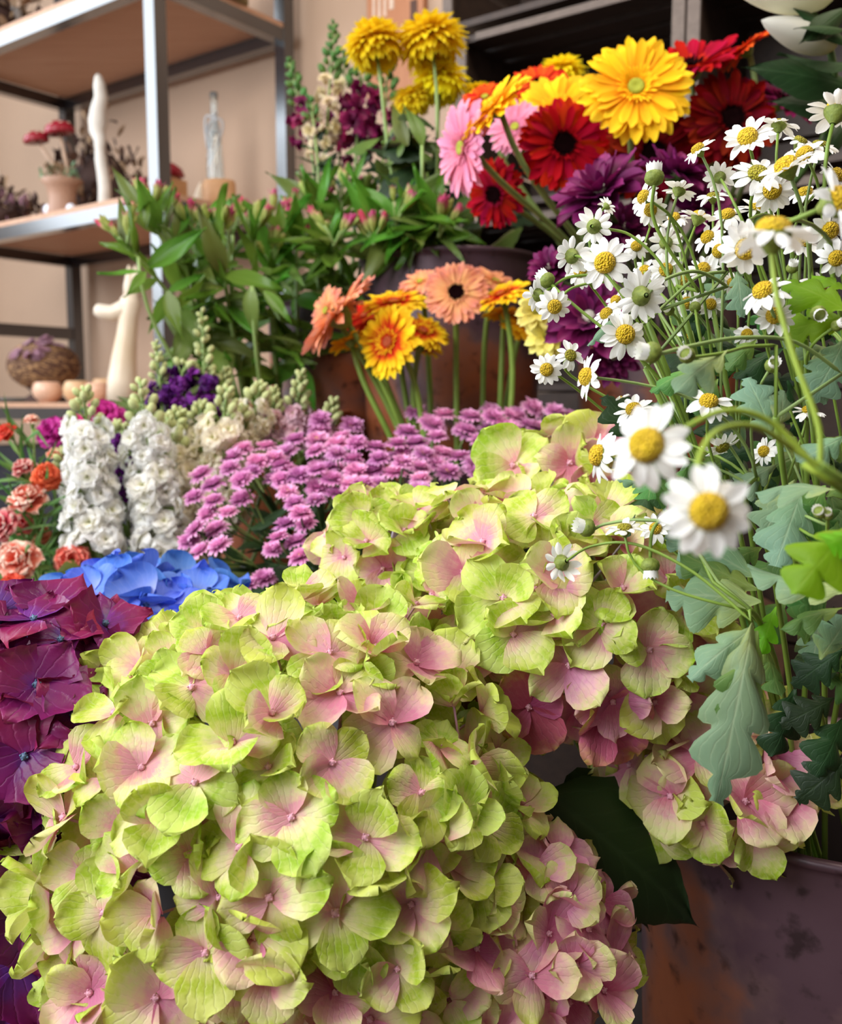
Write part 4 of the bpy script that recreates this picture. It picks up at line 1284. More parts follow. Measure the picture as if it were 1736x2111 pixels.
def mum(label, px, py, size, d, fc, meshes, unit, potk, group=None, stem='stem_pale', leaf=None, r=.0026, name='chrysanthemum', seed=0, leafy=0):
    rr = random.Random(seed + int(px + py * 7))
    p, n = P(px, py, d), nrm(*fc)
    s = size / F * d / unit
    b = foot(potk, rr)
    t = Thing(name, label, 'flower', b, group)
    hb = p - n * .009 * s
    rp = rim_pt(potk, hb, rr)
    ln = (hb - rp).length
    t.part('stem', stem_mesh(bez(b, rp + (rp - b) * .2, hb - n * ln * .35, hb, 12), r, r * .8, stem, 7))
    t.part('flower_head', rr.choice(meshes), frame(p, n, rr.random() * 6, s))
    if leafy:
        a_ = rp.lerp(hb, .25)
        for k in range(leafy):
            s0 = rp.lerp(hb, rr.uniform(.0, .62)) + RGT * rr.uniform(-.004, .004)
            dr = nrm(rr.uniform(-1, 1), rr.uniform(-.4, .6), rr.uniform(-.1, .9))
            t.part('leaf', rr.choice(MUMLEAF), along(s0, dr, nrm(rr.uniform(-.5, .5), rr.uniform(.3, .9), .6)) @ Matrix.Scale(rr.uniform(.9, 1.5), 4))
    return t


for (px, py, sz, d, fc, lab) in ((772, 92, 118, 1.16, (-.2, .93, -.06), 'yellow pompon chrysanthemum standing tallest in front of the wall sign'),
                                 (888, 84, 132, 1.16, (-.16, .94, -.05), 'yellow pompon chrysanthemum with drooping petals beside the dark crate'),
                                 (908, 165, 112, 1.2, (.08, .98, .05), 'yellow pompon chrysanthemum just beneath the one by the crate'),
                                 (850, 205, 86, 1.2, (-.3, .8, .3), 'small yellow chrysanthemum low behind the glossy leaf'),
                                 (1158, 150, 92, 1.12, (-.05, .97, .15), 'yellow pompon chrysanthemum above the golden gerberas'),
                                 (985, 190, 60, 1.2, (-.1, .9, .3), 'small yellow chrysanthemum behind the slanting golden gerbera')):
    mum(lab, px, py, sz, d, fc, MUM_Y, .062, 'm1' if px < 1000 else 'm2', 'yellow pompon chrysanthemums', leafy=15)
MUM_P = [mum_mesh('mum_pale', [(12, .022, -.1), (10, .02, .2), (8, .015, .5)], .02, 'disc_green', seed=3)]
for (px, py, sz, lab) in ((1108, 640, 84, 'pale yellow mum tucked between the bicolour gerbera and the feverfew'), (1132, 692, 92, 'pale yellow mum just above the small white feverfew pair')):
    mum(lab, px, py, sz, .84, (-.25, .2, .85), MUM_P, .046, 'm2', None, r=.002)

PMP = [petal(0.03, 0.0125, 3, 5, 0.35, 0.62, c_, b_, 0.05, 0, 90 + i, 0.85).mesh('mum_petal', M['mum_purple']) for i, (c_, b_) in enumerate(((.5, .1), (.3, .25), (.6, -.05)))]
mb = MB()
mb.ball(Vector((0, 0, .002)), .006, 10, 0, None, .6)
mb.lathe([(0.003, -0.010), (0.008, -0.006), (0.0095, 0.0)], 12, 1)
PMH = mb.mesh('purple_mum_head', [M['stock_cream'], M['stem_dark']])


def purple_mum(label, px, py, size, d, fc, potk='m2'):
    rr = random.Random(int(px + py))
    p, n = P(px, py, d), nrm(*fc)
    s = size / F * d / .068
    b = foot(potk, rr)
    t = Thing('chrysanthemum', label, 'flower', b)
    hb = p - n * .010 * s
    rp = rim_pt(potk, hb, rr)
    t.part('stem', stem_mesh(bez(b, rp + (rp - b) * .2, hb - n * .05, hb, 12), .0028, .0024, 'stem_dark', 7))
    h = t.part('flower_head', PMH, frame(p, n, rr.random() * 6, s))
    for ring, (cnt, ln, pit) in enumerate(((14, 1.05, -.1), (12, .95, .25), (9, .75, .6), (6, .55, .95))):
        for k in range(cnt):
            t.part('petal', rr.choice(PMP), Matrix.Rotation(2 * PI * (k + .5 * ring) / cnt + rr.uniform(-.1, .1), 4, 'Z') @ Matrix.Translation((0, .004, .001 * ring)) @ Matrix.Rotation(pit + rr.uniform(-.15, .15), 4, 'X') @ Matrix.Rotation(rr.uniform(-.3, .3), 4, 'Y') @ Matrix.Scale(ln * rr.uniform(.9, 1.1), 4), h)


for a_ in (('dark purple mum directly below the bright red gerbera, petals reaching upward', 1240, 395, 210, .80, (-.4, .62, .5)),
           ('dark purple mum behind the half open feverfew bud', 1395, 360, 170, .84, (.2, .75, .4)),
           ('dark purple mum beside the lower gerbera bunch, few petals showing', 1135, 552, 110, .82, (-.3, .5, .6)),
           ('dark purple mum behind the white feverfew pair, largest of the lower ones', 1215, 655, 190, .78, (-.3, .2, .9)),
           ('dark purple mum under the largest lower one, above the big blurred daisy', 1265, 735, 120, .80, (-.1, -.1, .9)),
           ('dark purple mum in the gap behind the front facing feverfew daisy', 1290, 470, 130, .84, (.1, .4, .8)),
           ('dark purple mum behind the dense white feverfew blooms', 1450, 430, 130, .86, (.1, .5, .8))):
    purple_mum(*a_)

# ------------------------------------------------------------------ pink spray chrysanthemums
NARROW = [petal(0.04, 0.012, 3, 8, 0.3, 0.4, -.3, b_, .04, .10, 130 + i, sharp=True).mesh('narrow_leaf', M['leaf_dark']) for i, b_ in enumerate((-.2, .1, -.35))]
SP = [(430, 1112, 7, 42, 26, .84, 'pink spray chrysanthemum lowest beside the white stocks'), (455, 1015, 9, 52, 50, .88, 'pink spray chrysanthemum leaning against the white stocks'), (540, 955, 11, 66, 40, .93, 'pink spray chrysanthemum sloping down towards the white stocks'),
      (625, 1015, 9, 45, 62, .84, 'pink spray chrysanthemum in a slanting fan above the lime hydrangea'), (640, 940, 11, 70, 40, .93, 'pink spray chrysanthemum in front of the pink stocks'), (735, 960, 12, 60, 45, .88, 'pink spray chrysanthemum with the largest open bloom of its bunch'), (745, 1030, 11, 55, 42, .84, 'pink spray chrysanthemum just above the small stalky hydrangea cluster'),
      (830, 1000, 9, 50, 45, .84, 'pink spray chrysanthemum touching the green hydrangea top'), (840, 935, 9, 52, 36, .92, 'pink spray chrysanthemum in the middle of the pink bunch'), (690, 890, 7, 50, 26, 1.0, 'pink spray chrysanthemum beside the foot of the rusty pot'), (880, 858, 6, 42, 16, 1.02, 'pink spray chrysanthemum with a small raised pair before the gerbera stems'),
      (900, 893, 10, 82, 14, .98, 'flat topped pink spray chrysanthemum before the gerbera vase'), (1010, 880, 11, 75, 30, .99, 'mauve pink spray chrysanthemum under the round peach gerbera'), (1080, 862, 10, 70, 24, 1.02, 'mauve pink spray chrysanthemum below the bicolour gerbera stems'), (1170, 890, 9, 66, 26, 1.02, 'dusky spray chrysanthemum below the small feverfew pair'),
      (1240, 915, 8, 56, 24, 1.0, 'dusky spray chrysanthemum behind the edge-on feverfew daisy'), (960, 950, 7, 60, 30, .92, 'pink spray chrysanthemum over the green hydrangea top'), (575, 1112, 4, 34, 30, .80, 'pink spray chrysanthemum with few low blooms above the lime hydrangea'), (625, 1130, 3, 24, 22, .80, 'pink spray chrysanthemum with three blooms in dark foliage'),
      (530, 1195, 4, 34, 16, .80, 'pink spray chrysanthemum with blooms by the blue hydrangea'), (1010, 975, 5, 34, 22, .90, 'pink spray chrysanthemum behind the tall lime sepal')]
for i, (cx, cy, n_, rx, ry, d0, lab) in enumerate(SP):
    rr = random.Random(2000 + i)
    b = foot('sant', rr)
    t = Thing('spray_chrysanthemum', lab, 'flower', b, 'pink spray chrysanthemums')
    c = P(cx, cy + 10, d0)
    rp = rim_pt('sant', c, rr)
    if cx > 950:
        rp = rp.lerp(Vector((c.x, c.y, rp.z)), .6)
    fork = c.lerp(rp, .55 if cy < 1080 else .4)
    path = bez(b, rp.lerp(b, .3), rp.lerp(fork, .7), fork, 8)
    t.part('stem', stem_mesh(path, .0022, .0018, 'stem_dark', 6))
    placed = []
    for k in range(n_ * 12):
        if len(placed) >= n_:
            break
        a, q = rr.uniform(0, 6.28), math.sqrt(rr.random())
        px, py = cx + rx * 1.1 * q * math.cos(a), cy + ry * 1.1 * q * math.sin(a)
        if any(math.hypot(px - x, (py - y) * 1.7) < 37 for x, y in placed):
            continue
        placed.append((px, py))
        d = d0 - (py - cy) * .0006 + rr.uniform(-.02, .02)
        p = P(px, py, d)
        lean = (px - 800) / 900
        n = nrm(lean + rr.uniform(-.25, .25), rr.uniform(.7, .95), rr.uniform(.15, .6))
        s = rr.uniform(46, 58) / F * d / .0255
        t.part('flower_head', rr.choice(SANT), frame(p, n, rr.random() * 6, s))
        hb = p - n * .004
        t.part('stalk', stem_mesh(bez(fork, fork.lerp(hb, .4) + Vector((0, 0, .005)), hb - n * .02, hb, 6), .0010, .0009, 'stem_dark' if rr.random() < .6 else 'stem_pale', 5))
    for k in range(11):
        q = rr.random()
        s0 = c.lerp(rp, rr.uniform(.25, .95))
        dr = nrm(rr.uniform(-1, 1), rr.uniform(-.1, .9), rr.uniform(-.2, .8))
        t.part('leaf', rr.choice(NARROW), along(s0, dr, nrm(rr.uniform(-.5, .5), .6, .6), rr.uniform(.8, 1.4)))

# ------------------------------------------------------------------ stocks (white, cream, pink, violet spikes)


def stock_floret(key, seed):
    mb = MB()
    rr = random.Random(seed)
    for ring, (n_, l_, pit, w_) in enumerate(((5, .0165, .12, .019), (5, .013, .6, .016), (3, .008, 1.0, .011))):
        for k in range(n_):
            petal(l_ * rr.uniform(.9, 1.1), w_, 4, 4, 0.25, .66, .15, -.3, .42, .04, seed * 9 + ring * 7 + k, 1, 0, mb, Matrix.Rotation(2 * PI * (k + .5 * ring) / n_ + rr.uniform(-.15, .15), 4, 'Z') @ Matrix.Translation((0, .001, .001 * ring)) @ Matrix.Rotation(pit + rr.uniform(-.2, .2), 4, 'X'))
    mb.lathe([(.001, -.012), (.0026, -.009), (.003, -.001)], 7, 1)
    return mb.mesh('stock_floret', [M[key], M['stem_pale']])


STF = {k: [stock_floret(k, s_) for s_ in (1, 2, 3, 4)] for k in ('stock_white', 'stock_cream', 'stock_pink', 'stock_purple')}
mb = MB()
mb.ball(Vector((0, 0, .004)), .0038, 7, 0, None, 1.4)
mb.tube([Vector((0, 0, -.008)), Vector((0, 0, 0))], .001, 5, 1)
SBUD = mb.mesh('stock_bud', [M['stock_bud'], M['stem_pale']])
WIDE = [petal(0.075, 0.022, 4, 8, 0.35, 0.5, -.2, b_, .04, 0, 150 + i, sharp=True).mesh('long_leaf', M['leaf_olive']) for i, b_ in enumerate((-.25, .05))]


def spike(name, label, cat, tip, low, d, width, potk, florets, bud, nbud=9, nfl=22, group=None, seed=0, budfrac=.28, stem='stem_pale', r=.0030, floret_unit=.034, leaves=3, dl=None, leafset=WIDE):
    """flower spike between two image heights: buds at the tip, florets below"""
    rr = random.Random(seed)
    a, z = P(tip[0], tip[1], d), P(low[0], low[1], dl or d)
    b = foot(potk, rr)
    t = Thing(name, label, cat, b, group)
    rp = rim_pt(potk, z, rr)
    ax = (a - z)
    path = bez(b, rp.lerp(b, .2), z - ax * .45, z, 8) + [z + ax * (k / 5) for k in range(1, 6)]
    t.part('stem', stem_mesh(path, r, r * .45, stem, 7))
    u = ax.normalized()
    e1 = u.orthogonal().normalized()
    e2 = u.cross(e1)
    wm = width / F * d / 2
    for k in range(nfl):
        f = (k + .3) / nfl * (1 - budfrac)
        ang = k * 2.4 + rr.uniform(-.3, .3)
        o = (e1 * math.cos(ang) + e2 * math.sin(ang))
        rad = wm * (.72 - .25 * f) * rr.uniform(.7, 1.15)
        n = (o + u * rr.uniform(-.3, .8) + e1 * rr.uniform(-.4, .4) + e2 * rr.uniform(-.4, .4)).normalized()
        p = z + ax * f + o * rad
        s = wm * 1.12 / floret_unit * rr.uniform(.8, 1.15) * (1 - .35 * f)
        t.part('floret', rr.choice(florets), frame(p, n, rr.random() * 6, s))
    for k in range(nbud):
        f = 1 - budfrac + budfrac * (k + .5) / nbud
        ang = k * 2.4
        o = (e1 * math.cos(ang) + e2 * math.sin(ang))
        rad = wm * .30 * (1.15 - (k / nbud))
        n = (o * .8 + u).normalized()
        t.part('bud', bud, frame(z + ax * f + o * rad, n, 0, rr.uniform(.8, 1.15) * (1.35 - .6 * k / nbud) * (wm / .03) ** .5))
    for k in range(leaves):
        p = z - ax * rr.uniform(.0, .35)
        dr = nrm(rr.uniform(-1, 1), rr.uniform(-.2, .8), rr.uniform(-.1, .7))
        t.part('leaf', rr.choice(leafset), along(p, dr, nrm(rr.uniform(-.4, .4), .5, .7), rr.uniform(.6, 1.1)))
    return t


ST = [((172, 800), (198, 1130), .92, 134, 'stock_white', 36, 'white stock spike beside the coral carnations'), ((128, 925), (185, 1090), .97, 90, 'stock_white', 14, 'short white stock spike touching the coral carnations'),
      ((288, 785), (345, 1195), .94, 138, 'stock_white', 42, 'long white stock spike hanging lowest over the blue hydrangea'), ((345, 860), (395, 1160), .98, 128, 'stock_cream', 30, 'cream white stock spike behind the lowest hanging one'),
      ((372, 845), (300, 1010), 1.02, 100, 'stock_white', 16, 'white stock spike in the middle of the white bunch'), ((468, 800), (436, 1080), .98, 128, 'stock_cream', 32, 'cream stock spike beside the pink chrysanthemums'), ((414, 830), (420, 1000), 1.04, 104, 'stock_cream', 16, 'cream stock spike behind the violet ones'),
      ((540, 792), (498, 960), 1.02, 100, 'stock_cream', 16, 'pale cream stock spike before the alstroemeria stems'), ((240, 870), (262, 1060), 1.0, 86, 'stock_white', 14, 'narrow white stock spike in front of the violet florets'), ((500, 840), (470, 980), 1.0, 100, 'stock_cream', 14, 'short cream stock spike over the sloping pink chrysanthemums')]
for i, (tp, lw, d, wd, key, nf, lab) in enumerate(ST):
    spike('stock_flower', lab, 'flower', tp, lw, d, wd, 'stock', STF[key], SBUD, 12, nf, 'white and cream stocks', 3000 + i, .22)
ST2 = [((622, 768), (600, 945), 1.04, 92, 'stock_pink', 14, .42, 'pale pink stock spike before the alstroemeria stems'), ((690, 825), (655, 945), 1.04, 84, 'stock_pink', 10, .4, 'pale pink stock spike beside the rusty pot'), ((566, 800), (560, 930), 1.06, 74, 'stock_pink', 8, .4, 'small pale pink stock spike between the cream and pink ones'),
       ((416, 640), (424, 850), 1.06, 84, 'stock_purple', 10, .62, 'tallest stock spike, green buds with violet florets at its foot'), ((382, 752), (350, 850), 1.06, 92, 'stock_purple', 12, .08, 'violet stock spike in front of the cream figurine'), ((432, 765), (412, 850), 1.07, 74, 'stock_purple', 10, .2, 'violet stock spike under the tallest green budded one'),
       ((322, 705), (334, 840), 1.05, 66, 'stock_purple', 6, .6, 'green budded stock spike in front of the cream figurine'), ((252, 880), (262, 1050), .97, 80, 'stock_purple', 14, .05, 'violet stock spike in the gap behind the white ones'), ((468, 760), (450, 840), 1.08, 60, 'stock_cream', 6, .5, 'green budded stock spike beside the alstroemeria leaves')]
for i, (tp, lw, d, wd, key, nf, bf, lab) in enumerate(ST2):
    spike('stock_flower', lab, 'flower', tp, lw, d, wd, 'stock', STF[key], SBUD, 16 if bf > .3 else 5, nf, None, 3100 + i, bf)

# ------------------------------------------------------------------ snapdragons


def snap_floret(key, seed):
    mb = MB()
    rr = random.Random(seed)
    mb.lathe([(.002, -.014), (.005, -.010), (.0062, -.002), (.0068, .003)], 9, 0)
    for k, (a, l_, w_, pit) in enumerate(((0, .016, .018, .9), (.9, .014, .015, .6), (-.9, .014, .015, .6), (2.6, .013, .014, .1), (3.14, .013, .015, -.1), (3.7, .013, .014, .1))):
        petal(l_, w_, 4, 4, .4, .6, .2, -.3, .2, 0, seed * 5 + k, 1, 0, mb, Matrix.Rotation(a, 4, 'Z') @ Matrix.Translation((0, .004, .001)) @ Matrix.Rotation(pit, 4, 'X'))
    return mb.mesh('snapdragon_floret', [M[key]])


SNF = {k: [snap_floret(k, s_) for s_ in (1, 2, 3)] for k in ('snap_cream', 'snap_magenta')}
mb = MB()
mb.ball(Vector((0, 0, .005)), .0042, 7, 0, None, 1.5)
NBUD = mb.mesh('snapdragon_bud', [M['leaf_mid']])
for i, (tp, lw, d, wd, key, nf, nb, bf, lab) in enumerate((
        ((689, 48), (672, 290), 1.3, 74, 'snap_cream', 14, 26, .45, 'cream snapdragon with a tall green tip in front of the wall'), ((594, 122), (640, 300), 1.3, 72, 'snap_magenta', 8, 22, .55, 'magenta snapdragon leaning out beside the shelf post'),
        ((745, 140), (735, 300), 1.3, 100, 'snap_magenta', 14, 10, .25, 'magenta snapdragon beneath the tallest yellow chrysanthemum'), ((800, 120), (790, 320), 1.32, 86, 'snap_magenta', 12, 16, .4, 'magenta snapdragon behind the yellow chrysanthemum stems'),
        ((712, 110), (700, 330), 1.34, 70, 'snap_magenta', 10, 14, .3, 'magenta snapdragon behind the cream one'), ((640, 200), (655, 330), 1.28, 60, 'snap_cream', 6, 10, .4, 'short cream snapdragon with small green buds'))):
    spike('snapdragon', lab, 'flower', tp, lw, d, wd, 'snap', SNF[key], NBUD, nb, nf, 'snapdragons', 3300 + i, bf, 'stem_pale', .003, .034, 7, None, NARROW)

# ------------------------------------------------------------------ alstroemeria
ALF = [petal(0.075, 0.026, 4, 9, 0.2, 0.42, .25, b_, .08, 0, 170 + i, sharp=True).mesh('alstroemeria_leaf', M[k_]) for i, (b_, k_) in enumerate(((-.3, 'leaf_gloss'), (.15, 'leaf_gloss'), (-.55, 'leaf_olive'), (-.1, 'leaf_gloss')))]
mb = MB()
for k in range(3):
    petal(.022, .011, 3, 5, .4, .5, .7, -.1, 0, 0, k, 1, 0, mb, Matrix.Rotation(2.09 * k, 4, 'Z') @ Matrix.Translation((0, .0028, 0)) @ Matrix.Rotation(1.5, 4, 'X'), True)
mb.lathe([(.0008, -.004), (.0035, .002), (.0046, .009), (.0038, .015), (.0006, .021)], 8, 0)
ALB = mb.mesh('alstroemeria_bud', [M['als_bud']])
AL = [(262, 480, 1.06, 'alstroemeria stem leaning furthest towards the shelf'), (312, 425, 1.1, 'alstroemeria stem rising before the lower shelf board'), (345, 435, 1.12, 'alstroemeria stem in front of the small toadstool ornament'), (395, 455, 1.14, 'alstroemeria stem with pink buds beside the wooden block'),
      (450, 470, 1.12, 'alstroemeria stem below the glass bottle'), (480, 450, 1.2, 'alstroemeria stem with bright pointed leaves below the wall'), (525, 455, 1.16, 'alstroemeria stem with reddish buds in the middle of its bunch'), (565, 450, 1.2, 'alstroemeria stem before the black shelf post'),
      (610, 440, 1.2, 'alstroemeria stem beside the black shelf post'), (655, 400, 1.24, 'alstroemeria stem below the leaning magenta snapdragon'), (705, 380, 1.24, 'alstroemeria stem under the cream snapdragon'), (745, 400, 1.26, 'alstroemeria stem under the yellow chrysanthemums'),
      (560, 520, 1.18, 'short alstroemeria stem deep in the leafy bunch'), (650, 500, 1.22, 'short leafy alstroemeria stem above the peach gerbera'), (815, 430, 1.12, 'leafy alstroemeria stem behind the pink gerbera'), (860, 440, 1.14, 'leafy alstroemeria stem beside the crimson gerbera'), (905, 455, 1.12, 'leafy alstroemeria stem under the crimson gerbera'), (770, 470, 1.12, 'leafy alstroemeria stem above the amber gerbera'), (690, 470, 1.12, 'leafy alstroemeria stem above the edge-on peach gerbera'), (430, 560, 1.16, 'short leafy alstroemeria stem behind the tallest stock spike')]
for i, (px, py, d, lab) in enumerate(AL):
    rr = random.Random(5000 + i)
    pk = 'als' if px < 640 else ('snap' if px < 760 else 'm1')
    b = foot(pk, rr)
    t = Thing('alstroemeria', lab, 'flower', b, 'alstroemeria stems')
    top = P(px, py + 35, d)
    rp = rim_pt(pk, top, rr)
    path = bez(b, rp + (rp - b) * .3, rp.lerp(top, .6) + Vector((0, 0, .04)), top, 14)
    t.part('stem', stem_mesh(path, .0030, .0022, 'stem_pale', 7))
    for k in range(rr.choice((5, 6, 7))):
        dr = nrm(rr.uniform(-.7, .7) - (.3 if px < 330 else 0), rr.uniform(.6, 1.2), rr.uniform(-.2, .5))
        e = top + dr * rr.uniform(.018, .036)
        t.part('stalk', stem_mesh([top, top.lerp(e, .5) + Vector((0, 0, .003)), e], .0011, .001, 'stem_pale', 5))
        t.part('bud', ALB, frame(e, dr, rr.random() * 6, rr.uniform(.7, 1.15)))
    for k in range(15):
        q = rr.uniform(.32, 1.0) ** .8
        s0 = path[min(len(path) - 1, int(q * (len(path) - 1)))]
        up = .7 if q > .85 else rr.uniform(-.7, .5)
        dr = nrm(rr.uniform(-1, 1), up + rr.uniform(-.2, .4), rr.uniform(-.3, .8))
        t.part('leaf', rr.choice(ALF), along(s0, dr, nrm(rr.uniform(-.6, .6), rr.uniform(.2, .9), .6), rr.uniform(.55, 1.15)))
# hand placed broad alstroemeria leaves seen against the wall
t = None
for i, (x0, y0, x1, y1, d, mk, fc) in enumerate(((285, 530, 210, 485, 1.06, 0, (.2, .5, .8)), (290, 560, 205, 575, 1.06, 1, (0, .8, .5)), (300, 560, 262, 610, 1.05, 1, (.4, .5, .6)), (345, 600, 372, 695, 1.05, 3, (-.2, .2, .95)), (520, 590, 505, 690, 1.08, 2, (-.3, .2, .9)), (545, 600, 600, 660, 1.1, 3, (.3, .3, .9)), (300, 470, 297, 395, 1.08, 0, (-.3, .1, .9)), (330, 440, 345, 372, 1.1, 0, (-.2, .1, .9)), (470, 460, 468, 405, 1.14, 0, (0, .1, .9)), (540, 450, 543, 405, 1.16, 0, (0, .1, .9)), (580, 480, 575, 410, 1.16, 3, (0, .1, .9)), (840, 300, 800, 205, 1.12, 2, (-.3, .2, .9)), (870, 300, 850, 200, 1.1, 2, (.3, .1, .9)))):
    a, b_ = P(x0, y0, d), P(x1, y1, d - .01)
    if t is None or i % 4 == 0:
        rr = random.Random(5200 + i)
        pk = 'als' if x0 < 700 else 'm1'
        fb = foot(pk, rr)
        t = Thing('alstroemeria', ('broad leaved alstroemeria stem bending before the shelf corner', 'broad leaved alstroemeria stem in the heart of its bunch', 'bright leaved alstroemeria stem rising at the back of its bunch', 'dark leaved stem behind the yellow chrysanthemum stalks')[i // 4], 'flower', fb)
        t.part('stem', stem_mesh(bez(fb, rim_pt(pk, a, rr), a - Vector((0, 0, .12)), a, 12), .0028, .002, 'stem_pale', 7))
    ln = (b_ - a).length
    t.part('leaf', ALF[mk], along(a, b_ - a, nrm(*fc)) @ Matrix.Scale(ln / .073, 4))

# ------------------------------------------------------------------ carnations


def carn_mesh(key, seed, n=(9, 9, 8, 6)):
    mb = MB()
    rr = random.Random(seed)
    for ring, (n_, l_, pit, w_) in enumerate(((n[0], .024, .12, .020), (n[1], .022, .5, .019), (n[2], .019, .85, .016), (n[3], .016, 1.2, .013))):
        for k in range(n_):
            petal(l_ * rr.uniform(.9, 1.1), w_, 7, 5, .18, .8, .1, -.1, .22, .05, seed * 7 + ring * 11 + k, 1, 0, mb, Matrix.Rotation(2 * PI * (k + .5 * ring) / n_ + rr.uniform(-.15, .15), 4, 'Z') @ Matrix.Translation((0, .001, .0015 * ring)) @ Matrix.Rotation(pit + rr.uniform(-.15, .15), 4, 'X'))
    mb.lathe([(.0014, -.024), (.0048, -.021), (.0062, -.010), (.0056, .001)], 9, 1)
    return mb.mesh('carnation_head', [M[key], M['stem_pale']])


CAR = {k: [carn_mesh(k, s_) for s_ in (1, 2)] for k in ('carn_coral', 'carn_orange', 'carn_magenta')}
GRASSY = [petal(0.05, 0.005, 2, 6, 0.5, 0.3, .3, b_, .05, 0, 190 + i, sharp=True).mesh('grassy_leaf', M['leaf_mid']) for i, b_ in enumerate((-.3, .2))]
for i, (px, py, sz, d, fc, key, lab) in enumerate((
        (50, 968, 52, .94, (-.2, .7, .4), 'carn_coral', 'small coral carnation below the blush ceramic bowl'), (57, 1034, 82, .92, (-.1, .72, .5), 'carn_coral', 'coral carnation seen edgewise beside the white stocks'), (12, 1085, 72, .90, (-.5, .3, .8), 'carn_coral', 'coral carnation cut by the photo edge'),
        (40, 1157, 92, .88, (-.1, .25, .9), 'carn_coral', 'largest coral carnation, pale streaked and facing out'), (26, 1212, 62, .86, (-.2, .4, .8), 'carn_orange', 'orange carnation below the largest coral one'), (150, 1158, 74, .90, (.2, .3, .8), 'carn_coral', 'pale coral carnation under the white stock spikes'),
        (48, 1080, 46, .94, (.3, .3, .8), 'carn_coral', 'coral carnation bud behind the edgewise one'), (94, 985, 62, .93, (.4, .3, .7), 'carn_orange', 'orange red carnation touching the white stocks'), (14, 892, 44, .96, (-.3, .5, .7), 'carn_orange', 'small red carnation below the grey shelf edge'),
        (66, 868, 34, .96, (0, .9, .2), 'carn_coral', 'closed coral carnation bud beneath the blush ceramic bowl'), (215, 868, 90, 1.06, (-.1, .45, .75), 'carn_magenta', 'hot pink carnation behind the white stock tips'), (112, 895, 72, 1.04, (-.3, .4, .75), 'carn_magenta', 'hot pink carnation beside the coral carnation buds'), (150, 880, 60, 1.08, (.2, .4, .75), 'carn_magenta', 'hot pink carnation between the two other hot pink ones'),
        (85, 1105, 44, .95, (.1, .4, .8), 'carn_coral', 'small coral carnation deep among the stems'), (118, 940, 40, .97, (.2, .8, .3), 'carn_coral', 'small coral carnation before the hot pink one'))):
    rr = random.Random(6000 + i)
    p, n = P(px, py, d), nrm(*fc)
    s = sz / F * d / .047
    b = foot('carn', rr) if key != 'carn_magenta' else foot('stock', rr)
    t = Thing('carnation', lab, 'flower', b, 'carnations beside the white stocks')
    hb = p - n * .022 * s
    rp = rim_pt('carn' if key != 'carn_magenta' else 'stock', hb, rr)
    path = bez(b, rp.lerp(b, .2), hb - n * .04 - Vector((0, 0, .02)), hb, 10)
    t.part('stem', stem_mesh(path, .0016, .0013, 'stem_pale', 6))
    t.part('flower_head', rr.choice(CAR[key]), frame(p, n, rr.random() * 6, s))
    for k in range(24):
        s0 = path[rr.randrange(2, len(path))]
        t.part('leaf', rr.choice(GRASSY), along(s0, nrm(rr.uniform(-1, 1), rr.uniform(-.2, 1), rr.uniform(-.3, .8)), nrm(rr.uniform(-.5, .5), .6, .6), rr.uniform(.7, 1.3)))

# ------------------------------------------------------------------ lily
LLEAF = [petal(0.14, 0.062, 5, 12, 0.25, 0.45, -.25, b_, .03, 0, 210 + i, sharp=True).mesh('lily_leaf', M['leaf_dark']) for i, b_ in enumerate((-.15, -.3, .1))]
b = foot('m2')
t = Thing('lily', 'white lily with closed pale buds and broad dark leaves at the photo top', 'flower', b)
nd_ = P(1720, 150, .82)
path = bez(b, rim_pt('m2', nd_) + Vector((0, 0, .05)), P(1760, 420, .86), nd_, 14) + [P(1705, 60, .81), P(1660, 15, .80)]
t.part('stem', stem_mesh(path, .0045, .003, 'stem_dark', 8))
for (x0, y0, x1, y1, d) in ((1715, -10, 1510, -25, .80), (1720, 95, 1570, 42, .81)):
    a, e = P(x0, y0, d), P(x1, y1, d - .02)
    dr = (e - a).normalized()
    mb = MB()
    rows = []
    for j in range(15):
        q_ = j / 14
        rr_ = .0145 * math.sin(PI * min(1, .06 + .94 * q_ ** .8)) ** .75 + .0006
        rows.append([(Vector((rr_ * (1 + .10 * abs(math.cos(1.5 * a_ + .4 * q_)) - .05) * math.cos(a_), rr_ * (1 + .10 * abs(math.cos(1.5 * a_ + .4 * q_)) - .05) * math.sin(a_), .085 * q_)), k_ / 24, q_) for k_, a_ in ((k_, 2 * PI * k_ / 24) for k_ in range(24))])
    mb.grid(rows, 0, True)
    bd = t.part('bud', mb.mesh('lily_bud', M['lily_white']), frame(a, dr, 0, (e - a).length / .085))
for (x0, y0, x1, y1, d, fc, wf) in ((1745, 175, 1555, 120, .82, (0, .15, 1), 1.0), (1750, 130, 1600, 130, .80, (-.2, .6, .7), .9), (1750, 230, 1600, 190, .84, (.1, .3, .9), .9), (1740, 20, 1640, 100, .79, (.3, .3, .9), .7), (1750, 90, 1640, -10, .80, (.2, .4, .9), .8), (1745, 250, 1690, 330, .86, (.2, .3, .9), .8), (1740, 60, 1650, 40, .78, (0, .6, .8), .7)):
    a, e = P(x0, y0, d), P(x1, y1, d - .02)
    t.part('leaf', R.choice(LLEAF), along(a, e - a, nrm(*fc)) @ Matrix.Diagonal(((e - a).length / .135 * wf, (e - a).length / .135, (e - a).length / .135, 1)))

# ------------------------------------------------------------------ shelf ornaments


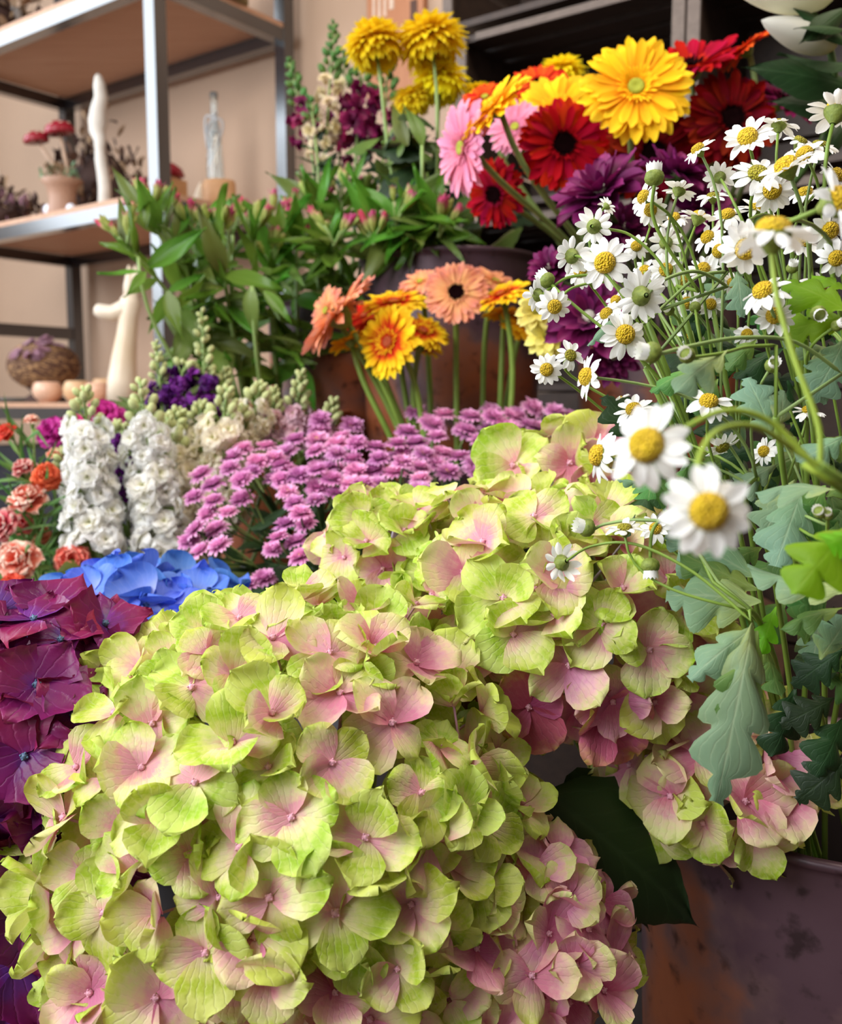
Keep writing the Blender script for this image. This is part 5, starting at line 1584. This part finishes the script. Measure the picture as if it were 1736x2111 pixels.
def onshelf(px, z, b):
    """point on the shelf board at height z on the vertical plane b from the wall, under image column px"""
    n = UD
    o = O0 - UD * b
    r = ray(px, 800)
    r2 = Vector((r.x, r.y, 0))
    k = (o - Vector((CAM.x, CAM.y, 0))).dot(n) / r2.dot(n)
    q = Vector((CAM.x, CAM.y, 0)) + r2 * k
    return Vector((q.x, q.y, z))


def ornament(name, label, cat, p, group=None):
    return Thing(name, label, cat, p, group)


Z1, Z2, Z3 = 1.10, 1.54, 1.985
# white driftwood stick
p = onshelf(228, Z2, 0.330)
t = ornament('driftwood_stick', 'upright white driftwood stick with a wavy outline on the shelf', 'ornament', p)
mb = MB()
prof = [(0, .018), (.03, .018), (.06, .017), (.10, .0165), (.13, .0165), (.155, .014), (.18, .017), (.20, .022), (.225, .026), (.25, .022), (.28, .018), (.31, .016), (.33, .010), (.337, .002)]
pts = [p + Vector((0, 0, z * .92)) + (-UW) * (.006 * math.sin(z * 30) - (.012 if .18 < z < .26 else 0)) for z, r in prof]
mb.tube(pts, [r * .85 for z, r in prof], 10)
t.part('stick', mb.mesh('driftwood', M['driftwood']))
# two red mushrooms on picks in a moss pot
p = onshelf(145, Z2, .36)
t = ornament('potted_mushrooms', 'small tan pot of moss with two red toy mushrooms on picks', 'ornament', p)
mb = MB()
mb.lathe([(.001, 0), (.036, 0), (.034, .012), (.030, .04), (.036, .068), (.05, .082), (.047, .084), (.03, .072), (.001, .066)], 24)
t.part('pot', mb.mesh('scalloped_pot', M['pot_tan']), Matrix.Translation(p))
mb = MB()
rr = random.Random(7)
for k in range(60):
    q = p + Vector((rr.uniform(-.04, .04), rr.uniform(-.04, .04), rr.uniform(.075, .11)))
    petal(.02, .008, 2, 3, .4, .5, .2, 0, 0, 0, k, 1, k % 2, mb, frame(q, (rr.uniform(-1, 1), rr.uniform(-1, 1), .5)))
t.part('moss', mb.mesh('moss', [M['leaf_grey'], M['dried_tan']]), stuff=True)
for (dx, hh, rr_) in ((-.062, .175, .030), (.0, .195, .036)):
    a, e = p + Vector((dx * .2 + .02, 0, .08)), p - UW * -0.0 + RGT * dx * .9 + Vector((0, 0, hh))
    t.part('pick', stem_mesh([a, a.lerp(e, .5), e], .0045, .0045, 'mush_stem', 7))
    mb = MB()
    mb.lathe([(1e-4, .02), (.014, .019), (.026, .012), (.032, .0), (.030, -.006), (.012, -.003), (1e-4, -.004)], 16)
    cp = t.part('cap', mb.mesh('mushroom_cap', M['mush_red']), frame(e, (-.15, -.1, 1), 0, rr_ / .032))
    mb = MB()
    for k in range(7):
        mb.ball(Vector((.022 * math.cos(k * .9), .022 * math.sin(k * .9), .013)), .004, 6, 0, None, .6)
    t.part('spots', mb.mesh('mushroom_spots', M['ceramic_cream']), None, cp)


def tuft(name, label, cat, p, mats, n, rx, ry, rz, seed, L=.05):
    t = ornament(name, label, cat, p)
    rr = random.Random(seed)
    for i, mk in enumerate(mats):
        mb = MB()
        for k in range(n):
            a, q = rr.uniform(0, 6.28), rr.random() ** .5
            c = p + RGT * rx * q * math.cos(a) + UD * ry * q * math.sin(a) + Vector((0, 0, .01 + rz * rr.random() * (1.15 - q * .7)))
            petal(L * rr.uniform(.5, 1.2), L * .4, 2, 3, .4, .55, .3, rr.uniform(-.4, .4), .2, 0, k, 1, 0, mb, frame(c, (rr.uniform(-1, 1), rr.uniform(-1, 1), rr.uniform(-.2, 1))))
        t.part(('dried_petals', 'dried_leaves', 'seed_heads')[i % 3], mb.mesh('dried_tuft', M[mk]), stuff=True)
    mb = MB()
    mb.ball(p + Vector((0, 0, rz * .38)), min(rx, ry) * .75, 10, 0, None, rz * .36 / (min(rx, ry) * .75))
    t.part('base', mb.mesh('dried_base', M['dried_brown']))
    return t


tuft('dried_arrangement', 'brown dried flower arrangement behind the white driftwood stick', 'dried flowers', onshelf(225, Z2, .22), ('dried_brown', 'dried_tan', 'twig'), 110, .10, .09, .25, 31, .036)
tuft('dried_arrangement', 'low dark dried wreath near the photo edge on the upper of two shelves', 'dried flowers', onshelf(18, Z2, .36), ('dried_brown', 'dried_mauve', 'dried_tan'), 80, .10, .08, .09, 32, .034)
tuft('dried_arrangement', 'dried foliage on the topmost visible shelf at the photo corner', 'dried flowers', onshelf(20, Z3, .38), ('dried_brown', 'dried_tan', 'dried_tan'), 36, .10, .08, .12, 33, .05)
# sprig with white flowers at the edge
p = onshelf(5, Z2, 0.370)
t = ornament('flower_sprig', 'pale flower sprig with yellow green tips cut by the photo edge', 'ornament', p)
t.part('stem', stem_mesh([p, p + Vector((0, 0, .08)), p + Vector((.005, 0, .15))], .003, .002, 'stem_pale'))
for k in range(9):
    t.part('floret', STF['stock_white'][k % 4], frame(p + Vector((.012 * math.cos(k * 2.4), .012 * math.sin(k * 2.4), .06 + .01 * k)), (math.cos(k * 2.4), math.sin(k * 2.4), .5), 0, .7))
for (px, b_, s_, lab) in ((162, .37, .011, 'tiny clear crystal ball at the shelf edge'), (118, .38, .014, 'clear crystal ball beside the moss pot')):
    p = onshelf(px, Z2, b_)
    t = ornament('crystal_ball', lab, 'ornament', p, 'crystal balls')
    mb = MB()
    mb.ball(p + Vector((0, 0, s_)), s_, 16)
    mb.lathe([(s_ * .5, 0), (s_ * .45, s_ * .18), (s_ * .3, s_ * .2)], 12, 0, Matrix.Translation(p))
    t.part('ball', mb.mesh('crystal', M['crystal']))
# toadstool ornament on a wooden block
p = onshelf(358, Z2, .33)
t = ornament('toadstool_box', 'red capped toadstool on a wooden block behind the shelf post', 'ornament', p)
mb = MB()
mb.box((0, 0, .02), (.07, .05, .04), 0, Matrix.Translation(p) @ RM.to_3x3().to_4x4())
t.part('block', mb.mesh('block', M['block_wood'], False))
mb = MB()
mb.lathe([(1e-4, .078), (.018, .076), (.032, .066), (.038, .052), (.03, .047), (1e-4, .048)], 18, 0, Matrix.Translation(p))
t.part('cap', mb.mesh('toadstool_cap', M['mush_red']))
mb = MB()
mb.lathe([(.02, .04), (.024, .044), (.026, .05), (.016, .058)], 14, 0, Matrix.Translation(p))
t.part('stalk', mb.mesh('toadstool_stalk', M['mush_stem']))
# wooden block with white cone, glass bottle behind
p = onshelf(462, Z2, .20)
t = ornament('wooden_block', 'rounded pale wooden block standing before the tall glass bottle', 'ornament', p)
mb = MB()
mb.lathe([(.001, 0), (.036, 0), (.0375, .01), (.0375, .055), (.034, .062), (.001, .064)], 20, 0, Matrix.Translation(p), .7)
t.part('body', mb.mesh('block', M['block_wood']))
p = onshelf(425, Z2, .22)
t = ornament('white_cone', 'small white cone ornament leaning beside the wooden block', 'ornament', p)
mb = MB()
mb.lathe([(.026, 0), (.02, .02), (.010, .045), (.002, .06)], 14, 0, Matrix.Translation(p))
mb.lathe([(.001, .0), (.026, 0)], 14, 0, Matrix.Translation(p))
t.part('cone', mb.mesh('cone', M['ceramic_cream']))
p = onshelf(455, Z2, .10)
t = ornament('glass_bottle', 'tall slim glass bottle with a pale ribbon at its neck', 'bottle', p)
mb = MB()
mb.lathe([(.001, 0), (.022, 0), (.023, .01), (.021, .12), (.016, .20), (.010, .235), (.008, .27), (.0095, .30), (.0085, .302), (.007, .27), (.009, .232), (.0145, .2), (.019, .12), (.021, .012), (.001, .006)], 20, 0, Matrix.Translation(p))
t.part('bottle', mb.mesh('bottle', M['glass']))
mb = MB()
for k in range(5):
    e = p + Vector((0, 0, .245)) + RGT * (.03 * math.cos(k * 1.3)) + Vector((0, 0, .03 * math.sin(k * 1.3)))
    mb.tube(bez(p + Vector((0, -.01, .24)), e, e - Vector((0, 0, .02)), p + Vector((-.015, -.012, .13 + .02 * k)), 8), .003, 5)
t.part('ribbon', mb.mesh('ribbon', M['ribbon']))
# box on the top shelf
p = onshelf(450, Z3, .20)
t = ornament('round_box', 'olive round box on the topmost visible shelf', 'box', p)
mb = MB()
mb.lathe([(.001, 0), (.085, 0), (.088, .01), (.088, .12), (.001, .121)], 28, 0, Matrix.Translation(p))
t.part('body', mb.mesh('box', M['olive_box']))
mb = MB()
mb.lathe([(.0885, .095), (.092, .096), (.092, .13), (.001, .132)], 28, 0, Matrix.Translation(p))
t.part('lid', mb.mesh('lid', M['olive_box']))
p = onshelf(70, Z3, 0.330)
t = ornament('small_jar', 'small grey glass jar on the topmost visible shelf', 'jar', p)
mb = MB()
mb.lathe([(.001, 0), (.014, 0), (.015, .05), (.012, .07), (.013, .08), (.001, .081)], 14, 0, Matrix.Translation(p))
t.part('jar', mb.mesh('jar', M['ribbon']))
# nest on the lower shelf
p = onshelf(92, Z1, .30)
t = ornament('twig_nest', 'round nest of brown twigs with dried mauve petals on a dark stand', 'ornament', p)
mb = MB()
mb.lathe([(.001, 0), (.055, 0), (.05, .012), (.03, .025), (.05, .045), (.001, .047)], 20, 0, Matrix.Translation(p))
t.part('stand', mb.mesh('stand', M['dried_brown']))
for part_, mk, n_, sd in (('twigs', 'twig', 130, 1), ('straw', 'twig_pale', 46, 2)):
    mb = MB()
    rr = random.Random(sd)
    for k in range(n_):
        zc = rr.uniform(-.75, .85)
        rz = math.sqrt(1 - zc * zc)
        tl = rr.uniform(-.35, .35)
        a0 = rr.uniform(0, 6.28)
        TW = Matrix.Rotation(rr.uniform(-.7, .7), 3, 'X') @ Matrix.Rotation(rr.uniform(-.7, .7), 3, 'Y')
        pts = []
        for j in range(12):
            a = a0 + j * .42
            v_ = TW @ Vector((.088 * rz * math.cos(a), .088 * rz * math.sin(a), .088 * zc))
            pts.append(p + Vector((v_.x, v_.y, .095 + .72 * v_.z)))
        mb.tube(pts, .0024, 4)
    t.part(part_, mb.mesh('nest_' + part_, M[mk]), stuff=True)
mb = MB()
mb.ball(p + Vector((0, 0, .095)), .066, 14, 0, None, .68)
t.part('core', mb.mesh('nest_core', M['dried_brown']))
mb = MB()
rr = random.Random(3)
for k in range(16):
    d_ = Vector((rr.uniform(-.7, .5), rr.uniform(-1, -.2), rr.uniform(.2, .8))).normalized()
    petal(.035, .02, 3, 3, .4, .5, .3, .1, .3, 0, k, 1, 0, mb, frame(p + Vector((0, 0, .095)) + Vector((d_.x * .09, d_.y * .09, d_.z * .065)), d_ + Vector((0, 0, .3)), rr.random() * 6))
t.part('dried_petals', mb.mesh('nest_petals', M['dried_mauve']), stuff=True)
# glass dish with pale cloth below the nest
p = onshelf(40, Z1, 0.330)
t = ornament('glass_dish', 'low clear glass dish in front of the twig nest', 'dish', p)
mb = MB()
mb.lathe([(.001, 0), (.05, 0), (.07, .012), (.068, .013), (.05, .004), (.001, .004)], 24, 0, Matrix.Translation(p))
t.part('dish', mb.mesh('dish', M['glass']))
# abstract animal figurine
p = onshelf(262, Z1, .395)
t = ornament('animal_figurine', 'tall cream ceramic animal figurine with a long neck and snout', 'ornament', p)
mb = MB()
up = Vector((0, 0, 1))
q = lambda x, z: p + RGT * x + up * z
mb.tube([q(-.012, .0), q(-.010, .05), q(-.004, .10), q(.004, .15), q(.010, .19), q(.014, .215), q(.014, .232), q(.012, .240)], [.034, .032, .027, .022, .0205, .024, .020, .006], 14)
mb.tube([q(.016, .215), q(-.005, .203), q(-.028, .196), q(-.05, .200), q(-.062, .205), q(-.066, .206)], [.021, .020, .0175, .0165, .013, .004], 12)
t.part('body', mb.mesh('figurine_body', M['ceramic_cream']))
for x_ in (.012, .026):
    mb = MB()
    mb.tube([q(x_ - .002, .225), q(x_ + .001, .255), q(x_ + .004, .285), q(x_ + .001, .30)], [.011, .0125, .009, .002], 10)
    t.part('ear', mb.mesh('figurine_ear', M['ceramic_cream']))
for (px, b_, r_, h_, mk, lab) in ((98, .385, .036, .050, 'ceramic_pink', 'blush ceramic bowl at the shelf edge above the carnations'), (160, .36, .034, .052, 'ceramic_tan', 'tan ceramic bowl in front of the twig nest'), (200, .37, .030, .046, 'ceramic_pink', 'tan ceramic cup beside the figurine foot'), (222, .30, .040, .058, 'ceramic_tan', 'tan ceramic bowl behind the figurine foot')):
    p = onshelf(px, Z1, b_)
    t = ornament('ceramic_bowl', lab, 'bowl', p, 'ceramic bowls on the lower shelf')
    mb = MB()
    mb.lathe([(.001, 0), (r_ * .55, 0), (r_ * .95, h_ * .35), (r_, h_ * .65), (r_ * .85, h_ * .93), (r_ * .7, h_), (r_ * .62, h_ * .95), (r_ * .7, h_ * .6), (.001, h_ * .2)], 22, 0, Matrix.Translation(p))
    t.part('bowl', mb.mesh('bowl', M[mk]))

# made-up dark boxes added to darken the gap under the grey edge
for (a0, a1, lab) in ((-.84, -.46, 'added dark box darkening the gap under the grey shelf edge, behind the coral carnations'), (-.44, -.08, 'added dark box darkening the low shelf behind the white stocks')):
    t = Thing('shade_box', lab, 'box', room((a0 + a1) / 2, .19, .66))
    for nm, bx in (('body', (a0, a1, .05, .35, .661, .93)), ('lid', (a0 - .004, a1 + .004, .046, .354, .931, .985))):
        mb = MB()
        rbox(mb, *bx)
        t.part(nm, mb.mesh('shade_box_' + nm, M['box_dark'], False))
    mb = MB()
    rbox(mb, (a0 + a1) / 2 - .05, (a0 + a1) / 2 + .05, .355, .362, .84, .865)
    t.part('handle', mb.mesh('box_handle', M['dried_tan'], False))
